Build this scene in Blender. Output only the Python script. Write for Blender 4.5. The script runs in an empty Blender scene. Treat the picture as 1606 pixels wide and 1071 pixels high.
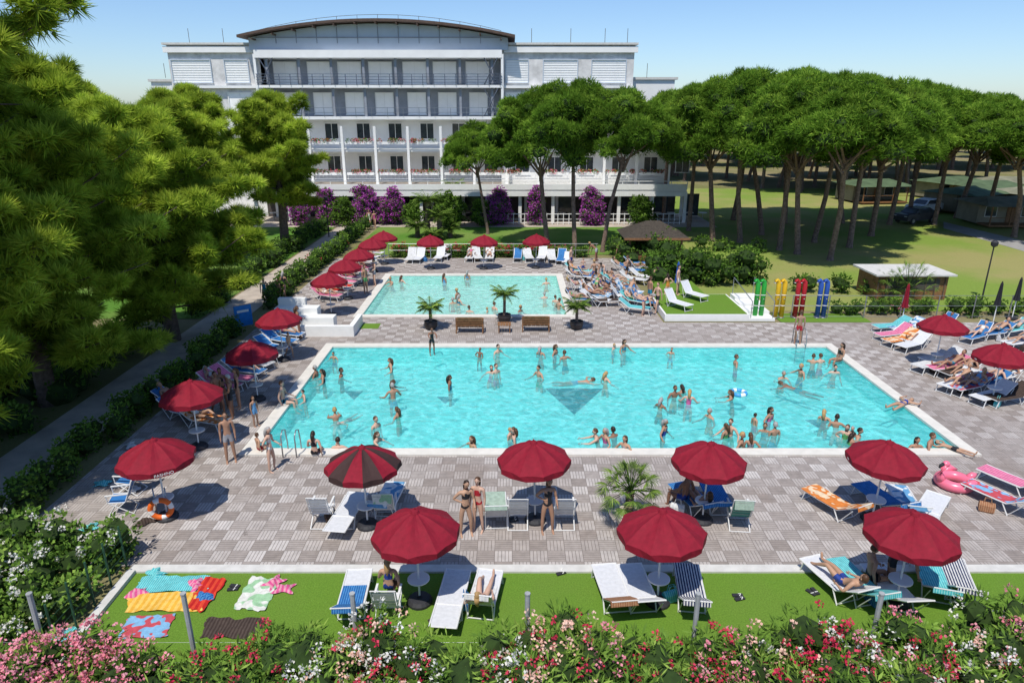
import bpy, math, random
import numpy as np
from mathutils import Vector, Matrix
random.seed(7); rng=np.random.default_rng(7)
sc=bpy.context.scene
# ---------------------------------------------------------------- camera / survey
H=11.0; FPX=1071.0; PIT=math.radians(18.9); cP,sP=math.cos(PIT),math.sin(PIT)
def G(px,py,z=0.0):
    "site survey: ground (or level z) position sighted from the drone station"
    u=(px-803)/FPX; v=(py-535.5)/FPX
    dz=-sP-v*cP; t=(z-H)/dz
    return (u*t,(cP-v*sP)*t,z)
cam=bpy.data.cameras.new('camera'); co=bpy.data.objects.new('camera',cam); sc.collection.objects.link(co)
co.location=(0,0,H); co.rotation_euler=(math.pi/2-PIT,0,0); cam.sensor_width=36; cam.lens=24; cam.clip_end=6000; cam.clip_start=.1
sc.camera=co
sc.view_settings.view_transform='Standard'; sc.view_settings.look='None'; sc.view_settings.exposure=0
# ---------------------------------------------------------------- light
SEL=math.radians(63)
SUN=Vector((-0.34,-0.94,0)).normalized()*math.cos(SEL)+Vector((0,0,math.sin(SEL)))
w=bpy.data.worlds.new('World'); sc.world=w; w.use_nodes=True
nt=w.node_tree; bg=nt.nodes['Background']; sky=nt.nodes.new('ShaderNodeTexSky'); sky.sky_type='NISHITA'; sky.sun_disc=False
sky.sun_elevation=SEL; sky.sun_rotation=math.atan2(SUN.x,SUN.y)%(2*math.pi); sky.air_density=1.0; sky.dust_density=0.4; sky.ozone_density=2.0
tn=nt.nodes.new('ShaderNodeMixRGB'); tn.blend_type='MULTIPLY'; tn.inputs[0].default_value=1; tn.inputs[2].default_value=(.68,.80,.98,1)
nt.links.new(sky.outputs[0],tn.inputs[1]); nt.links.new(tn.outputs[0],bg.inputs[0]); bg.inputs[1].default_value=.15
sl=bpy.data.lights.new('sun','SUN'); sl.energy=4.6; sl.angle=math.radians(.5); sl.color=(1,.95,.86)
so=bpy.data.objects.new('sun',sl); sc.collection.objects.link(so); so.rotation_euler=SUN.to_track_quat('Z','Y').to_euler(); so.location=(-30,-20,60)
# ---------------------------------------------------------------- materials
class NG:
    def __init__(s,name):
        s.m=bpy.data.materials.new(name); s.m.use_nodes=True; s.t=s.m.node_tree; s.b=s.t.nodes.get('Principled BSDF'); s.out=s.t.nodes.get('Material Output')
    def n(s,typ,**k):
        x=s.t.nodes.new(typ)
        for a,b in k.items(): setattr(x,a,b)
        return x
    def l(s,a,b): s.t.links.new(a,b)
    def M(s,op,a,b=None,c=None):
        x=s.n('ShaderNodeMath',operation=op)
        for i,q in enumerate((a,b,c)):
            if q is None: continue
            if isinstance(q,(int,float)): x.inputs[i].default_value=q
            else: s.l(q,x.inputs[i])
        return x.outputs[0]
    def mix(s,f,a,b,typ='MIX'):
        x=s.n('ShaderNodeMixRGB',blend_type=typ)
        for i,q in enumerate((f,a,b)):
            if isinstance(q,(int,float)): x.inputs[i].default_value=q
            elif isinstance(q,tuple): x.inputs[i].default_value=(q[0],q[1],q[2],1)
            else: s.l(q,x.inputs[i])
        return x.outputs[0]
    def noise(s,vec,scale,detail=3,rough=.55):
        x=s.n('ShaderNodeTexNoise'); x.inputs['Scale'].default_value=scale; x.inputs['Detail'].default_value=detail; x.inputs['Roughness'].default_value=rough
        s.l(vec,x.inputs['Vector']); return x.outputs[0]
    def ramp(s,f,stops):
        x=s.n('ShaderNodeValToRGB'); e=x.color_ramp.elements
        while len(e)<len(stops): e.new(.5)
        for k,(p,c) in zip(e,stops): k.position=p; k.color=(c[0],c[1],c[2],1)
        s.l(f,x.inputs[0]); return x.outputs[0]
    def obj(s): return s.n('ShaderNodeTexCoord').outputs['Object']
    def geo(s): return s.n('ShaderNodeNewGeometry').outputs['Position']
    def bump(s,h,strength=.3,dist=.02):
        x=s.n('ShaderNodeBump'); x.inputs['Strength'].default_value=strength; x.inputs['Distance'].default_value=dist
        s.l(h,x.inputs['Height']); s.l(x.outputs[0],s.b.inputs['Normal']); return x.outputs[0]
    def base(s,c,rough=.7,spec=.3):
        if isinstance(c,tuple): s.b.inputs['Base Color'].default_value=(c[0],c[1],c[2],1)
        else: s.l(c,s.b.inputs['Base Color'])
        s.b.inputs['Roughness'].default_value=rough; s.b.inputs['Specular IOR Level'].default_value=spec
MC={}
def mat(name,col,rough=.65,var=.15,scale=5,bump=0,metal=0,spec=.3):
    if name in MC: return MC[name]
    g=NG(name); f=g.noise(g.obj(),scale,4)
    c=g.ramp(f,[(.3,tuple(x*(1-var) for x in col)),(.7,tuple(min(1,x*(1+var)) for x in col))])
    g.base(c,rough,spec); g.b.inputs['Metallic'].default_value=metal
    if bump: g.bump(g.noise(g.obj(),scale*6,3),bump)
    MC[name]=g.m; return g.m
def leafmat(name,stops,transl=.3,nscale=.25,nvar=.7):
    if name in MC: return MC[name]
    g=NG(name); a=g.n('ShaderNodeAttribute',attribute_name='leaf_tone')
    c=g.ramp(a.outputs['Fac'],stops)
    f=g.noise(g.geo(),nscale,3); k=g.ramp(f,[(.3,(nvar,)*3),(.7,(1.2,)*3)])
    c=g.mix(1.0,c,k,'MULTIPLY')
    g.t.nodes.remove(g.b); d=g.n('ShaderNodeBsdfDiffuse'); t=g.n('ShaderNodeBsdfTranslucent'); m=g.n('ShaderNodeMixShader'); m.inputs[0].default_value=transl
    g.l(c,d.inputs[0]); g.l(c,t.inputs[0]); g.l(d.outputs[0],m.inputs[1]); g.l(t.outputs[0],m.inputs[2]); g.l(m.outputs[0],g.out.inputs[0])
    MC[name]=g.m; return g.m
WHITE=mat('white_paint',(.76,.76,.74),.5,.04,3)
PLAST=mat('white_plastic',(.68,.68,.67),.4,.04,4)
SLING=mat('white_sling',(.58,.59,.61),.7,.08,12)
METAL=mat('grey_metal',(.35,.36,.37),.35,.1,6,metal=.7)
POST=mat('grey_post',(.33,.34,.34),.6,.15,6)
DARK=mat('dark_rubber',(.03,.03,.035),.6)
WOOD=mat('brown_wood',(.22,.11,.05),.6,.3,8)
BARK=mat('pine_bark',(.19,.13,.10),.9,.45,7,.8)
GREYBARK=mat('dark_bark',(.12,.085,.065),.9,.4,6,.8)
BURG=mat('burgundy_canvas',(.215,.006,.019),.8,.14,7,.2)
BURG2=mat('dark_brown_canvas',(.045,.022,.02),.8,.1,9,.15)
CORE=mat('foliage_filler_dark',(.025,.05,.009),.95,.4,3)  # solid dark blobs added inside leaf clumps to stop see-through
CORE2=mat('foliage_filler_pale',(.07,.10,.018),.95,.4,3)  # paler version of the added filler blobs, for the aleppo pines
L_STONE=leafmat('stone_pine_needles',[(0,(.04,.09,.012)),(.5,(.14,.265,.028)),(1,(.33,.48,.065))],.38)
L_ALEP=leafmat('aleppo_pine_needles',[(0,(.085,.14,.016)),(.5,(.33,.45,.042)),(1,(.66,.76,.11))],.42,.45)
L_HEDGE=leafmat('hedge_leaves',[(0,(.035,.085,.014)),(.6,(.12,.22,.034)),(1,(.26,.40,.07))],.3,1.2)
L_OLE=leafmat('oleander_leaves',[(0,(.05,.11,.02)),(.6,(.17,.30,.05)),(1,(.36,.50,.10))],.3,1.0)
L_PALM=leafmat('palm_leaves',[(0,(.05,.10,.02)),(.6,(.15,.25,.04)),(1,(.30,.41,.09))],.3,1.0)
F_PINK=leafmat('pink_flowers',[(0,(.78,.18,.26)),(1,(.9,.45,.50))],.3,3,.85)
F_RED=leafmat('red_flowers',[(0,(.55,.02,.07)),(1,(.78,.09,.15))],.3,3,.85)
F_WHITE=leafmat('white_flowers',[(0,(.7,.68,.6)),(1,(.85,.83,.79))],.3,3,.9)
F_PEACH=leafmat('peach_flowers',[(0,(.8,.42,.32)),(1,(.9,.66,.54))],.3,3,.85)
F_PURP=leafmat('bougainvillea_flowers',[(0,(.30,.04,.32)),(1,(.66,.16,.6))],.3,3,.85)
# ---------------------------------------------------------------- mesh builder
def unit(a): return a/np.maximum(np.linalg.norm(a,axis=-1,keepdims=True),1e-9)
class MB:
    def __init__(s): s.V=[];s.n=0;s.L=[];s.S=[];s.Mi=[];s.R=[];s.mats=[]
    def mi(s,m):
        if m not in s.mats: s.mats.append(m)
        return s.mats.index(m)
    def add(s,v,f,m,leaf_tone=None):
        v=np.asarray(v,float).reshape(-1,3); s.V.append(v)
        if isinstance(f,np.ndarray):
            k=len(f); s.L.append((f+s.n).ravel()); s.S.append(np.full(k,f.shape[1]))
        else:
            k=len(f); s.L.append(np.array([i for q in f for i in q])+s.n); s.S.append(np.array([len(q) for q in f]))
        s.n+=len(v)
        if isinstance(m,np.ndarray): s.Mi.append(m)
        else: s.Mi.append(np.full(k,s.mi(m)))
        s.R.append(np.zeros(k) if leaf_tone is None else leaf_tone)
    def box(s,c,d,m,rz=0,rx=0,ry=0):
        x,y,z=[q/2 for q in d]
        v=np.array([(-x,-y,-z),(x,-y,-z),(x,y,-z),(-x,y,-z),(-x,-y,z),(x,-y,z),(x,y,z),(-x,y,z)])
        if rz or rx or ry: v=v@np.array(Matrix.Rotation(rz,3,'Z')@Matrix.Rotation(ry,3,'Y')@Matrix.Rotation(rx,3,'X')).T
        s.add(v+np.array(c),[(0,3,2,1),(4,5,6,7),(0,1,5,4),(1,2,6,5),(2,3,7,6),(3,0,4,7)],m)
    def bb(s,x0,x1,y0,y1,z0,z1,m): s.box(((x0+x1)/2,(y0+y1)/2,(z0+z1)/2),(abs(x1-x0),abs(y1-y0),abs(z1-z0)),m)
    def tube(s,P,R,m,n=8,cap=True):
        P=np.array(P,float); k=len(P)
        if not hasattr(R,'__len__'): R=[R]*k
        D=np.gradient(P,axis=0); D=unit(D); v=[]
        a=np.arange(n)*2*math.pi/n
        ref=np.array([0,0,1.]) if abs(D[0][2])<.9 else np.array([1.,0,0])
        for i in range(k):
            u=np.cross(D[i],ref)
            if np.linalg.norm(u)<.05: u=np.cross(D[i],np.array([0,1.,0]))
            u=unit(u); q=np.cross(D[i],u)
            v.append(P[i]+R[i]*(np.cos(a)[:,None]*u+np.sin(a)[:,None]*q))
        v=np.concatenate(v); f=[]
        for i in range(k-1):
            for j in range(n): f.append((i*n+j,i*n+(j+1)%n,(i+1)*n+(j+1)%n,(i+1)*n+j))
        if cap: f.append(tuple(range(n))[::-1]); f.append(tuple((k-1)*n+j for j in range(n)))
        s.add(v,f,m)
    def lathe(s,prof,m,n=16,c=(0,0,0)):
        v=[];f=[];k=len(prof)
        for r,z in prof:
            for j in range(n): a=j*2*math.pi/n; v.append((c[0]+r*math.cos(a),c[1]+r*math.sin(a),c[2]+z))
        for i in range(k-1):
            for j in range(n): f.append((i*n+j,i*n+(j+1)%n,(i+1)*n+(j+1)%n,(i+1)*n+j))
        f.append(tuple(range(n))[::-1]); f.append(tuple((k-1)*n+j for j in range(n)))
        s.add(v,f,m)
    def ball(s,c,r,m,n=8,k=6):
        if not hasattr(r,'__len__'): r=(r,r,r)
        v=[(c[0],c[1],c[2]-r[2])];f=[]
        for i in range(1,k):
            ph=-math.pi/2+math.pi*i/k
            for j in range(n): a=j*2*math.pi/n; v.append((c[0]+r[0]*math.cos(ph)*math.cos(a),c[1]+r[1]*math.cos(ph)*math.sin(a),c[2]+r[2]*math.sin(ph)))
        v.append((c[0],c[1],c[2]+r[2])); t=len(v)-1
        for j in range(n): f.append((0,1+(j+1)%n,1+j)); f.append((t,1+(k-2)*n+j,1+(k-2)*n+(j+1)%n))
        for i in range(k-2):
            for j in range(n): f.append((1+i*n+j,1+i*n+(j+1)%n,1+(i+1)*n+(j+1)%n,1+(i+1)*n+j))
        s.add(v,f,m)
    def torus(s,c,R,r,m,n=20,k=8,axis='Z',mat2=None,seg=4):
        v=[]
        for i in range(n):
            a=i*2*math.pi/n
            for j in range(k):
                b=j*2*math.pi/k; x=(R+r*math.cos(b))*math.cos(a); y=(R+r*math.cos(b))*math.sin(a); z=r*math.sin(b)
                v.append((c[0]+x,c[1]+y,c[2]+z) if axis=='Z' else (c[0]+x,c[1]+z,c[2]+y))
        f=[(i*k+j,((i+1)%n)*k+j,((i+1)%n)*k+(j+1)%k,i*k+(j+1)%k) for i in range(n) for j in range(k)]
        a=s.mi(m); b=s.mi(mat2) if mat2 else a
        mi=np.array([(b if (mat2 and i%(n//seg)<2) else a) for i in range(n) for j in range(k)])
        s.add(v,f,mi)
    def mesh(s,name,smooth=False):
        me=bpy.data.meshes.new(name); V=np.concatenate(s.V); L=np.concatenate(s.L).astype(np.int32); S=np.concatenate(s.S).astype(np.int32)
        me.vertices.add(len(V)); me.vertices.foreach_set('co',V.ravel().astype(np.float32))
        me.loops.add(len(L)); me.loops.foreach_set('vertex_index',L)
        me.polygons.add(len(S)); me.polygons.foreach_set('loop_start',(np.cumsum(S)-S).astype(np.int32))
        for m in s.mats: me.materials.append(m)
        me.polygons.foreach_set('material_index',np.concatenate(s.Mi).astype(np.int32))
        me.polygons.foreach_set('use_smooth',np.full(len(S),smooth))
        at=me.attributes.new('leaf_tone','FLOAT','FACE'); at.data.foreach_set('value',np.concatenate(s.R).astype(np.float32))
        me.update(calc_edges=True); return me
    def obj(s,name,loc=(0,0,0),rz=0,smooth=False,parent=None): return place(s.mesh(name,smooth),name,loc,rz,parent=parent)
def place(me,name,loc=(0,0,0),rz=0,scale=1,parent=None):
    o=bpy.data.objects.new(name,me); sc.collection.objects.link(o); o.location=loc; o.rotation_euler=(0,0,rz)
    o.scale=scale if hasattr(scale,'__len__') else (scale,)*3
    if parent: o.parent=parent
    return o
def empty(name,loc=(0,0,0)):
    o=bpy.data.objects.new(name,None); sc.collection.objects.link(o); o.location=loc; return o
# ---------------------------------------------------------------- foliage
_t=(1+5**.5)/2
ICOV=unit(np.array([(-1,_t,0),(1,_t,0),(-1,-_t,0),(1,-_t,0),(0,-1,_t),(0,1,_t),(0,-1,-_t),(0,1,-_t),(_t,0,-1),(_t,0,1),(-_t,0,-1),(-_t,0,1)],float))
ICOF=np.array([(0,11,5),(0,5,1),(0,1,7),(0,7,10),(0,10,11),(1,5,9),(5,11,4),(11,10,2),(10,7,6),(7,1,8),(3,9,4),(3,4,2),(3,2,6),(3,6,8),(3,8,9),(4,9,5),(2,4,11),(6,2,10),(8,6,7),(9,8,1)])
def foliage(mb,C,R,n_per,blades,size,width,m,flat=.8,up=.35,spread=.6,core=None,cs=.72,quad=False,rmin=.7):
    C=np.asarray(C,float); R=np.asarray(R,float); k=len(C); idx=np.repeat(np.arange(k),n_per); n=len(idx)
    d=unit(rng.normal(size=(n,3))); d[:,2]+=up; d=unit(d)
    pos=C[idx]+d*R[idx,None]*np.array([1,1,flat])*rng.uniform(rmin,1.08,(n,1))
    cr=rng.random(k)[idx]; pos=np.repeat(pos,blades,0); dd=np.repeat(d,blades,0); cr=np.repeat(cr,blades)
    N=len(pos); bd=unit(dd+spread*rng.normal(size=(N,3))); wv=unit(np.cross(bd,rng.normal(size=(N,3))))
    s_=size*rng.uniform(.6,1.3,(N,1)); w_=width*rng.uniform(.7,1.3,(N,1))
    r=np.clip(.45*cr+.4*rng.random(N)+.25*dd[:,2]-.02,0,1)  # random tone per clump and blade, raised towards clump tops
    if quad:
        v=np.stack([pos,pos+bd*s_*.5-wv*w_*.5,pos+bd*s_,pos+bd*s_*.5+wv*w_*.5],1).reshape(-1,3); mb.add(v,np.arange(N*4).reshape(-1,4),m,r)
    else:
        v=np.stack([pos-wv*w_*.5,pos+wv*w_*.5,pos+bd*s_],1).reshape(-1,3); mb.add(v,np.arange(N*3).reshape(-1,3),m,r)
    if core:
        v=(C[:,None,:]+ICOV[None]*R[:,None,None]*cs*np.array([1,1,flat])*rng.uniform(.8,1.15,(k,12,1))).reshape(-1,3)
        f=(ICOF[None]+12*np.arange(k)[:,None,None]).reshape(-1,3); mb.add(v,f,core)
def stone_pine(seed,H=13.,R=5.,hb=.56,lean=(0,0),tr=.24,K=170,n=200):
    global rng; rng=np.random.default_rng(seed); r=random.Random(seed); mb=MB()
    top=np.array([lean[0],lean[1],H*hb]); mid=top*.5+np.array([r.uniform(-.3,.3),r.uniform(-.3,.3),0])
    mb.tube([(0,0,-.1),(0,0,.4),mid,top],[tr*1.35,tr,tr*.85,tr*.7],BARK,10)
    th=H*(1-hb)
    for i in range(9):
        a=i*2*math.pi/9+r.uniform(-.3,.3); rr=R*r.uniform(.35,.8); e=top+np.array([rr*math.cos(a),rr*math.sin(a),th*r.uniform(.35,.6)])
        s0=top-np.array([0,0,r.uniform(0,1.3)]); m_=s0*.5+e*.5+np.array([0,0,-.15])
        mb.tube([s0,m_,e],[tr*.42,tr*.3,tr*.12],BARK,6)
    a=rng.uniform(0,2*math.pi,K); q=np.sqrt(rng.random(K)); lob=1+.13*np.sin(3*a+seed)+.10*np.sin(5*a+2*seed); rr=R*.9*q*lob
    z=H-.7-(th-1.4)*.80*q**2.4-rng.uniform(0,1,K)**2*th*.25+.35*np.sin(a*4+rr*1.7)
    C=np.stack([rr*np.cos(a)+lean[0],rr*np.sin(a)+lean[1],z],1); Rr=rng.uniform(.45,1.1,K)
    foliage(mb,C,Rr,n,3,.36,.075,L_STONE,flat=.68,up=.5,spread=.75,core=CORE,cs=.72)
    return mb.mesh('stone_pine_tree')
def aleppo(seed,H=13.,L=5.,h0=1.5,nb=60,tr=.28,n=62,size=.42,width=.052,blades=8,lean=(0,0),core=CORE2,dens=2.7):
    global rng; rng=np.random.default_rng(seed); r=random.Random(seed); mb=MB()
    mb.tube([(0,0,-.1),(.1,0,H*.3),(lean[0]*.5,lean[1]*.5,H*.6),(lean[0],lean[1],H*.95)],[tr*1.3,tr,tr*.7,.05],GREYBARK,10)
    C=[];Rr=[]
    for i in range(nb):
        t=(i+.5)/nb; h=h0+(H-h0)*t**.9; prof=(1-t**2.2)**.7*(.62+.38*min(1,t*3)); l=L*prof*r.uniform(.5,1.22)+.4; a=i*2.399+r.uniform(-.4,.4)
        s0=np.array([lean[0]*t,lean[1]*t,h]); d=np.array([math.cos(a),math.sin(a),0]); rise=l*r.uniform(-.05,.5)
        pts=[s0+d*l*u+np.array([0,0,rise*u**1.5]) for u in (0,.35,.7,1)]
        mb.tube(pts,[.07,.05,.035,.015],GREYBARK,5)
        m=max(3,int(l*dens))
        for j in range(m):
            u=.25+.75*(j+r.random())/m; side=np.array([-d[1],d[0],0])*r.uniform(-1,1)*l*.24
            C.append(s0+d*l*u+side+np.array([0,0,rise*u**1.5+r.uniform(-.2,.4)])); Rr.append(r.uniform(.26,.6)*(1.1-.25*u))
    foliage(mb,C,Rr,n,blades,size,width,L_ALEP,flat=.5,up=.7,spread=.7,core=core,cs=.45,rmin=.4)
    return mb.mesh('aleppo_pine_tree')
def bushfield(name,x0,x1,y0,y1,h,step,leaf,n=70,size=.12,width=.05,r0=.35,r1=.6,flowers=(),core=CORE,hvar=.25,z0=0,hfun=None,hd=(3,6)):
    mb=MB(); C=[];R=[]
    nx=max(1,int((x1-x0)/step)); ny=max(1,int((y1-y0)/step))
    for i in range(nx):
        for j in range(ny):
            x=x0+(i+.5+random.uniform(-.4,.4))*(x1-x0)/nx; y=y0+(j+.5+random.uniform(-.4,.4))*(y1-y0)/ny
            hh=h*(1-hvar*random.random())*(1+.12*math.sin(x*1.3)+.08*math.sin(x*.47+2))
            if hfun: hh*=hfun(x)
            zz=hh-.3
            while zz>0.05:
                C.append((x+random.uniform(-.1,.1),y+random.uniform(-.1,.1),z0+zz)); R.append(random.uniform(r0,r1)); zz-=r1*1.05
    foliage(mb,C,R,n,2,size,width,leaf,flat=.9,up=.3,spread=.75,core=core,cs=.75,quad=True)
    C=np.array(C);R=np.array(R)
    if flowers:
        for (fm,cond,dn) in flowers:
            sel=[i for i in range(len(C)) if C[i][2]>z0+h*.35 and cond(C[i]) and random.random()<dn]
            if not sel: continue
            cc=[];rr=[]
            for i in sel:
                for q in range(random.randint(*hd)):
                    d=unit(np.array([random.gauss(0,1),random.gauss(-.4,1),abs(random.gauss(.7,.7))])); cc.append(C[i]+d*(R[i]*1.02+size*.5)); rr.append(random.uniform(.05,.11))
            foliage(mb,cc,rr,17,1,.06,.054,fm,flat=1,up=.2,spread=1,quad=True)
    return mb.obj(name)
def frond(mb,o,a,L,rise,droop,m,nl=16,wl=.35,lw=.03):
    d=np.array([math.cos(a),math.sin(a),0]); sd=np.array([-d[1],d[0],0]); o=np.array(o,float); P=[o+d*L*u*(1-.15*u)+np.array([0,0,rise*u-droop*u*u]) for u in np.linspace(0,1,8)]
    mb.tube(P,[.018]*4+[.012]*3+[.005],m,4)
    V=[];F=[]
    for i in range(nl):
        u=.18+.82*i/nl; p=o+d*L*u*(1-.15*u)+np.array([0,0,rise*u-droop*u*u]); ll=wl*math.sin(math.pi*min(1,.25+u*.7))
        for sg in(-1,1):
            tip=p+sd*sg*ll+d*ll*.5+np.array([0,0,-.25*ll+random.uniform(-.03,.03)]); k=len(V); V+=[p-d*lw,p+d*lw,tip]; F.append((k,k+1,k+2))
    mb.add(V,F,m,np.random.rand(len(F)))
def fan(mb,o,a,L,el,m,rad=.4):
    d=np.array([math.cos(a)*math.cos(el),math.sin(a)*math.cos(el),math.sin(el)]); o=np.array(o,float); e=o+d*L; mb.tube([o,o*.5+e*.5,e],[.015,.012,.01],m,4)
    sd=np.array([-math.sin(a),math.cos(a),0]); V=[];F=[]
    for i in range(19):
        t=(i-9)/9*1.8; q=d*math.cos(t)+sd*math.sin(t); q=q+np.array([0,0,-.3*abs(t)/1.75+random.uniform(-.05,.05)]); tip=e+q*rad*(1-.12*abs(t)); w_=np.cross(q,(0,0,1)); w_=unit(w_)*.015; k=len(V); mid=e+q*rad*.5; V+=[e,mid-w_,tip+np.array([0,0,-.07]),mid+w_]; F.append((k,k+1,k+2,k+3))
    mb.add(V,F,m,np.random.rand(len(F)))
def palm(name,loc,h,nf,L,fanp=False,pot=None,tr=.09,wl=.35,rad=.4):
    mb=MB(); z=0
    if pot:
        mb.lathe([(.20,0),(.30,.1),(.36,.3),(.33,.42),(.36,.45),(.31,.45),(.30,.40)],pot,18); z=.4
    mb.tube([(0,0,z),(.03,0,z+h*.5),(0,.02,z+h)],[tr*1.2,tr,tr*1.1],BARK,10)
    for k in range(10): mb.tube([(0,0,z+h*(k+.5)/10),(0,0,z+h*(k+.6)/10)],[tr*1.3,tr*1.15],BARK,9)
    for i in range(nf):
        a=i*2.399; t=i/nf
        if fanp: fan(mb,(0,0,z+h),a,L*random.uniform(.8,1.1),-.5+1.9*t,L_PALM,rad)
        else: frond(mb,(0,0,z+h),a,L*random.uniform(.85,1.1),L*(.15+.9*t),L*(.55-.1*t),L_PALM,18,wl)
    return mb.obj(name,loc,random.random()*6)
# ---------------------------------------------------------------- surfaces
def sheet(name,x0,x1,y0,y1,z,m,holes=()):
    xs=sorted({x0,x1,*[q for h in holes for q in h[:2] if x0<q<x1]}); ys=sorted({y0,y1,*[q for h in holes for q in h[2:] if y0<q<y1]})
    V=[(x,y,z) for y in ys for x in xs]; F=[]; n=len(xs)
    for j in range(len(ys)-1):
        for i in range(n-1):
            cx,cy=(xs[i]+xs[i+1])/2,(ys[j]+ys[j+1])/2
            if any(h[0]<cx<h[1] and h[2]<cy<h[3] for h in holes): continue
            F.append((j*n+i,j*n+i+1,(j+1)*n+i+1,(j+1)*n+i))
    mb=MB(); mb.add(V,F,m); return mb.obj(name)
def grassmat(name,a,b,c,big=.08,bumpd=.03):
    g=NG(name); p=g.geo(); f1=g.noise(p,big,4); f2=g.noise(p,6,4,.7)
    k=g.mix(f2,a,b); r=g.ramp(f1,[(.42,(0,0,0)),(.62,(1,1,1))]); k=g.mix(r,k,c)
    k=g.mix(1.0,k,g.ramp(g.noise(p,28,2),[(.3,(.8,)*3),(.7,(1.18,)*3)]),'MULTIPLY')
    g.base(k,.9,.12); g.bump(g.noise(p,40,2),.6,bumpd); return g.m
SOIL=grassmat('ground_soil_grass',(.14,.15,.05),(.20,.19,.08),(.27,.22,.13),.06)
FIELD=grassmat('field_grass',(.15,.23,.035),(.22,.30,.06),(.29,.27,.10),.09)
LAWN=grassmat('lawn_grass',(.06,.16,.02),(.11,.23,.03),(.15,.23,.05),.15)
TURF=grassmat('artificial_turf',(.10,.20,.022),(.14,.25,.032),(.125,.22,.03),.6)
g=NG('deck_tiles'); p=g.geo(); sx=g.n('ShaderNodeSeparateXYZ'); g.l(p,sx.inputs[0]); S=.46
X=g.M('DIVIDE',sx.outputs[0],S); Y=g.M('DIVIDE',sx.outputs[1],S); fx=g.M('FLOOR',X); fy=g.M('FLOOR',Y); par=g.M('MODULO',g.M('ABSOLUTE',g.M('ADD',fx,fy)),2.0); par=g.M('GREATER_THAN',par,.5)
lx=g.M('FRACT',X); ly=g.M('FRACT',Y); sc1=g.M('ADD',g.M('MULTIPLY',lx,par),g.M('MULTIPLY',ly,g.M('SUBTRACT',1.0,par)))
sl_=g.M('FRACT',g.M('MULTIPLY',sc1,5.0)); gap=g.M('LESS_THAN',sl_,.15)
edge=g.M('MAXIMUM',g.M('LESS_THAN',lx,.03),g.M('LESS_THAN',ly,.03)); gap=g.M('MAXIMUM',gap,edge)
cx_=g.n('ShaderNodeCombineXYZ'); g.l(fx,cx_.inputs[0]); g.l(fy,cx_.inputs[1]); wn=g.n('ShaderNodeTexWhiteNoise'); g.l(cx_.outputs[0],wn.inputs[0])
reg=g.ramp(g.noise(p,.16,2),[(.35,(.18,)*3),(.65,(.55,)*3)])
tone=g.M('ADD',g.M('MULTIPLY',par,reg),g.M('MULTIPLY',wn.outputs[0],.42))
c=g.ramp(tone,[(0,(.265,.228,.205)),(.45,(.37,.33,.305)),(1,(.53,.495,.47))])
c=g.mix(gap,c,(.17,.145,.13)); st=g.noise(p,.35,5,.6); c=g.mix(g.M('MULTIPLY',g.ramp(st,[(.56,(0,0,0)),(.66,(1,1,1))]),.35),c,(.21,.16,.13))
wet=g.ramp(g.noise(p,.9,6,.7),[(.66,(0,0,0)),(.68,(1,1,1))]); c=g.mix(g.M('MULTIPLY',wet,.5),c,(.09,.075,.065))
c=g.mix(1.0,c,g.ramp(g.noise(p,5,4),[(.3,(.85,)*3),(.7,(1.12,)*3)]),'MULTIPLY'); g.base(c,.75,.25); g.bump(g.M('SUBTRACT',1.0,gap),.5,.01); DECK=g.m
PAVE=mat('path_paving',(.42,.36,.30),.85,.2,1.2,.2); COPE=mat('pool_coping',(.64,.61,.55),.6,.08,3,.05); KERB=mat('white_kerb',(.56,.55,.52),.7,.1,4)
ASPH=mat('asphalt_grey',(.30,.29,.28),.9,.15,1,.1)
BP=(-9.13,15.68,20.33,31.7); SP=(-8.82,3.5,36.2,46.6); cw=.42
def inner(p,c=cw): return (p[0]+c,p[1]-c,p[2]+c,p[3]-c)
holes=[inner(BP),inner(SP)]
sheet('ground',-1500,1500,-300,3000,-.03,SOIL,holes)
sheet('pool_deck_tiles',-13.5,34,14.55,35.3,0,DECK,holes)
sheet('pool_deck_tiles',-13.5,8.2,35.3,52,0,DECK,holes)
sheet('artificial_turf_strip',-9.4,34,9,14.27,0,TURF)
mb=MB(); mb.bb(-9.6,34,14.27,14.55,-.02,.05,KERB); mb.bb(-9.6,-9.4,9,14.27,-.02,.10,KERB); mb.obj('kerb')
sheet('field',12,160,37.5,100,-.012,FIELD); sheet('hotel_lawn',-13,12,53.3,66.5,-.008,LAWN); sheet('hotel_lawn',-40,-17.2,36,66.5,-.008,LAWN)
sheet('footpath',-17,-14.7,16,70,.0,PAVE); sheet('hotel_terrace_paving',-40,20,66.5,75,-.004,PAVE)
mb=MB(); a=[G(1480,348),G(1606,378),G(1700,400),G(1700,428),G(1606,394),G(1480,358)]; mb.add([(q[0],q[1],.0) for q in a],[(0,5,4,1),(1,4,3,2)],ASPH); mb.obj('access_road')
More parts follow.
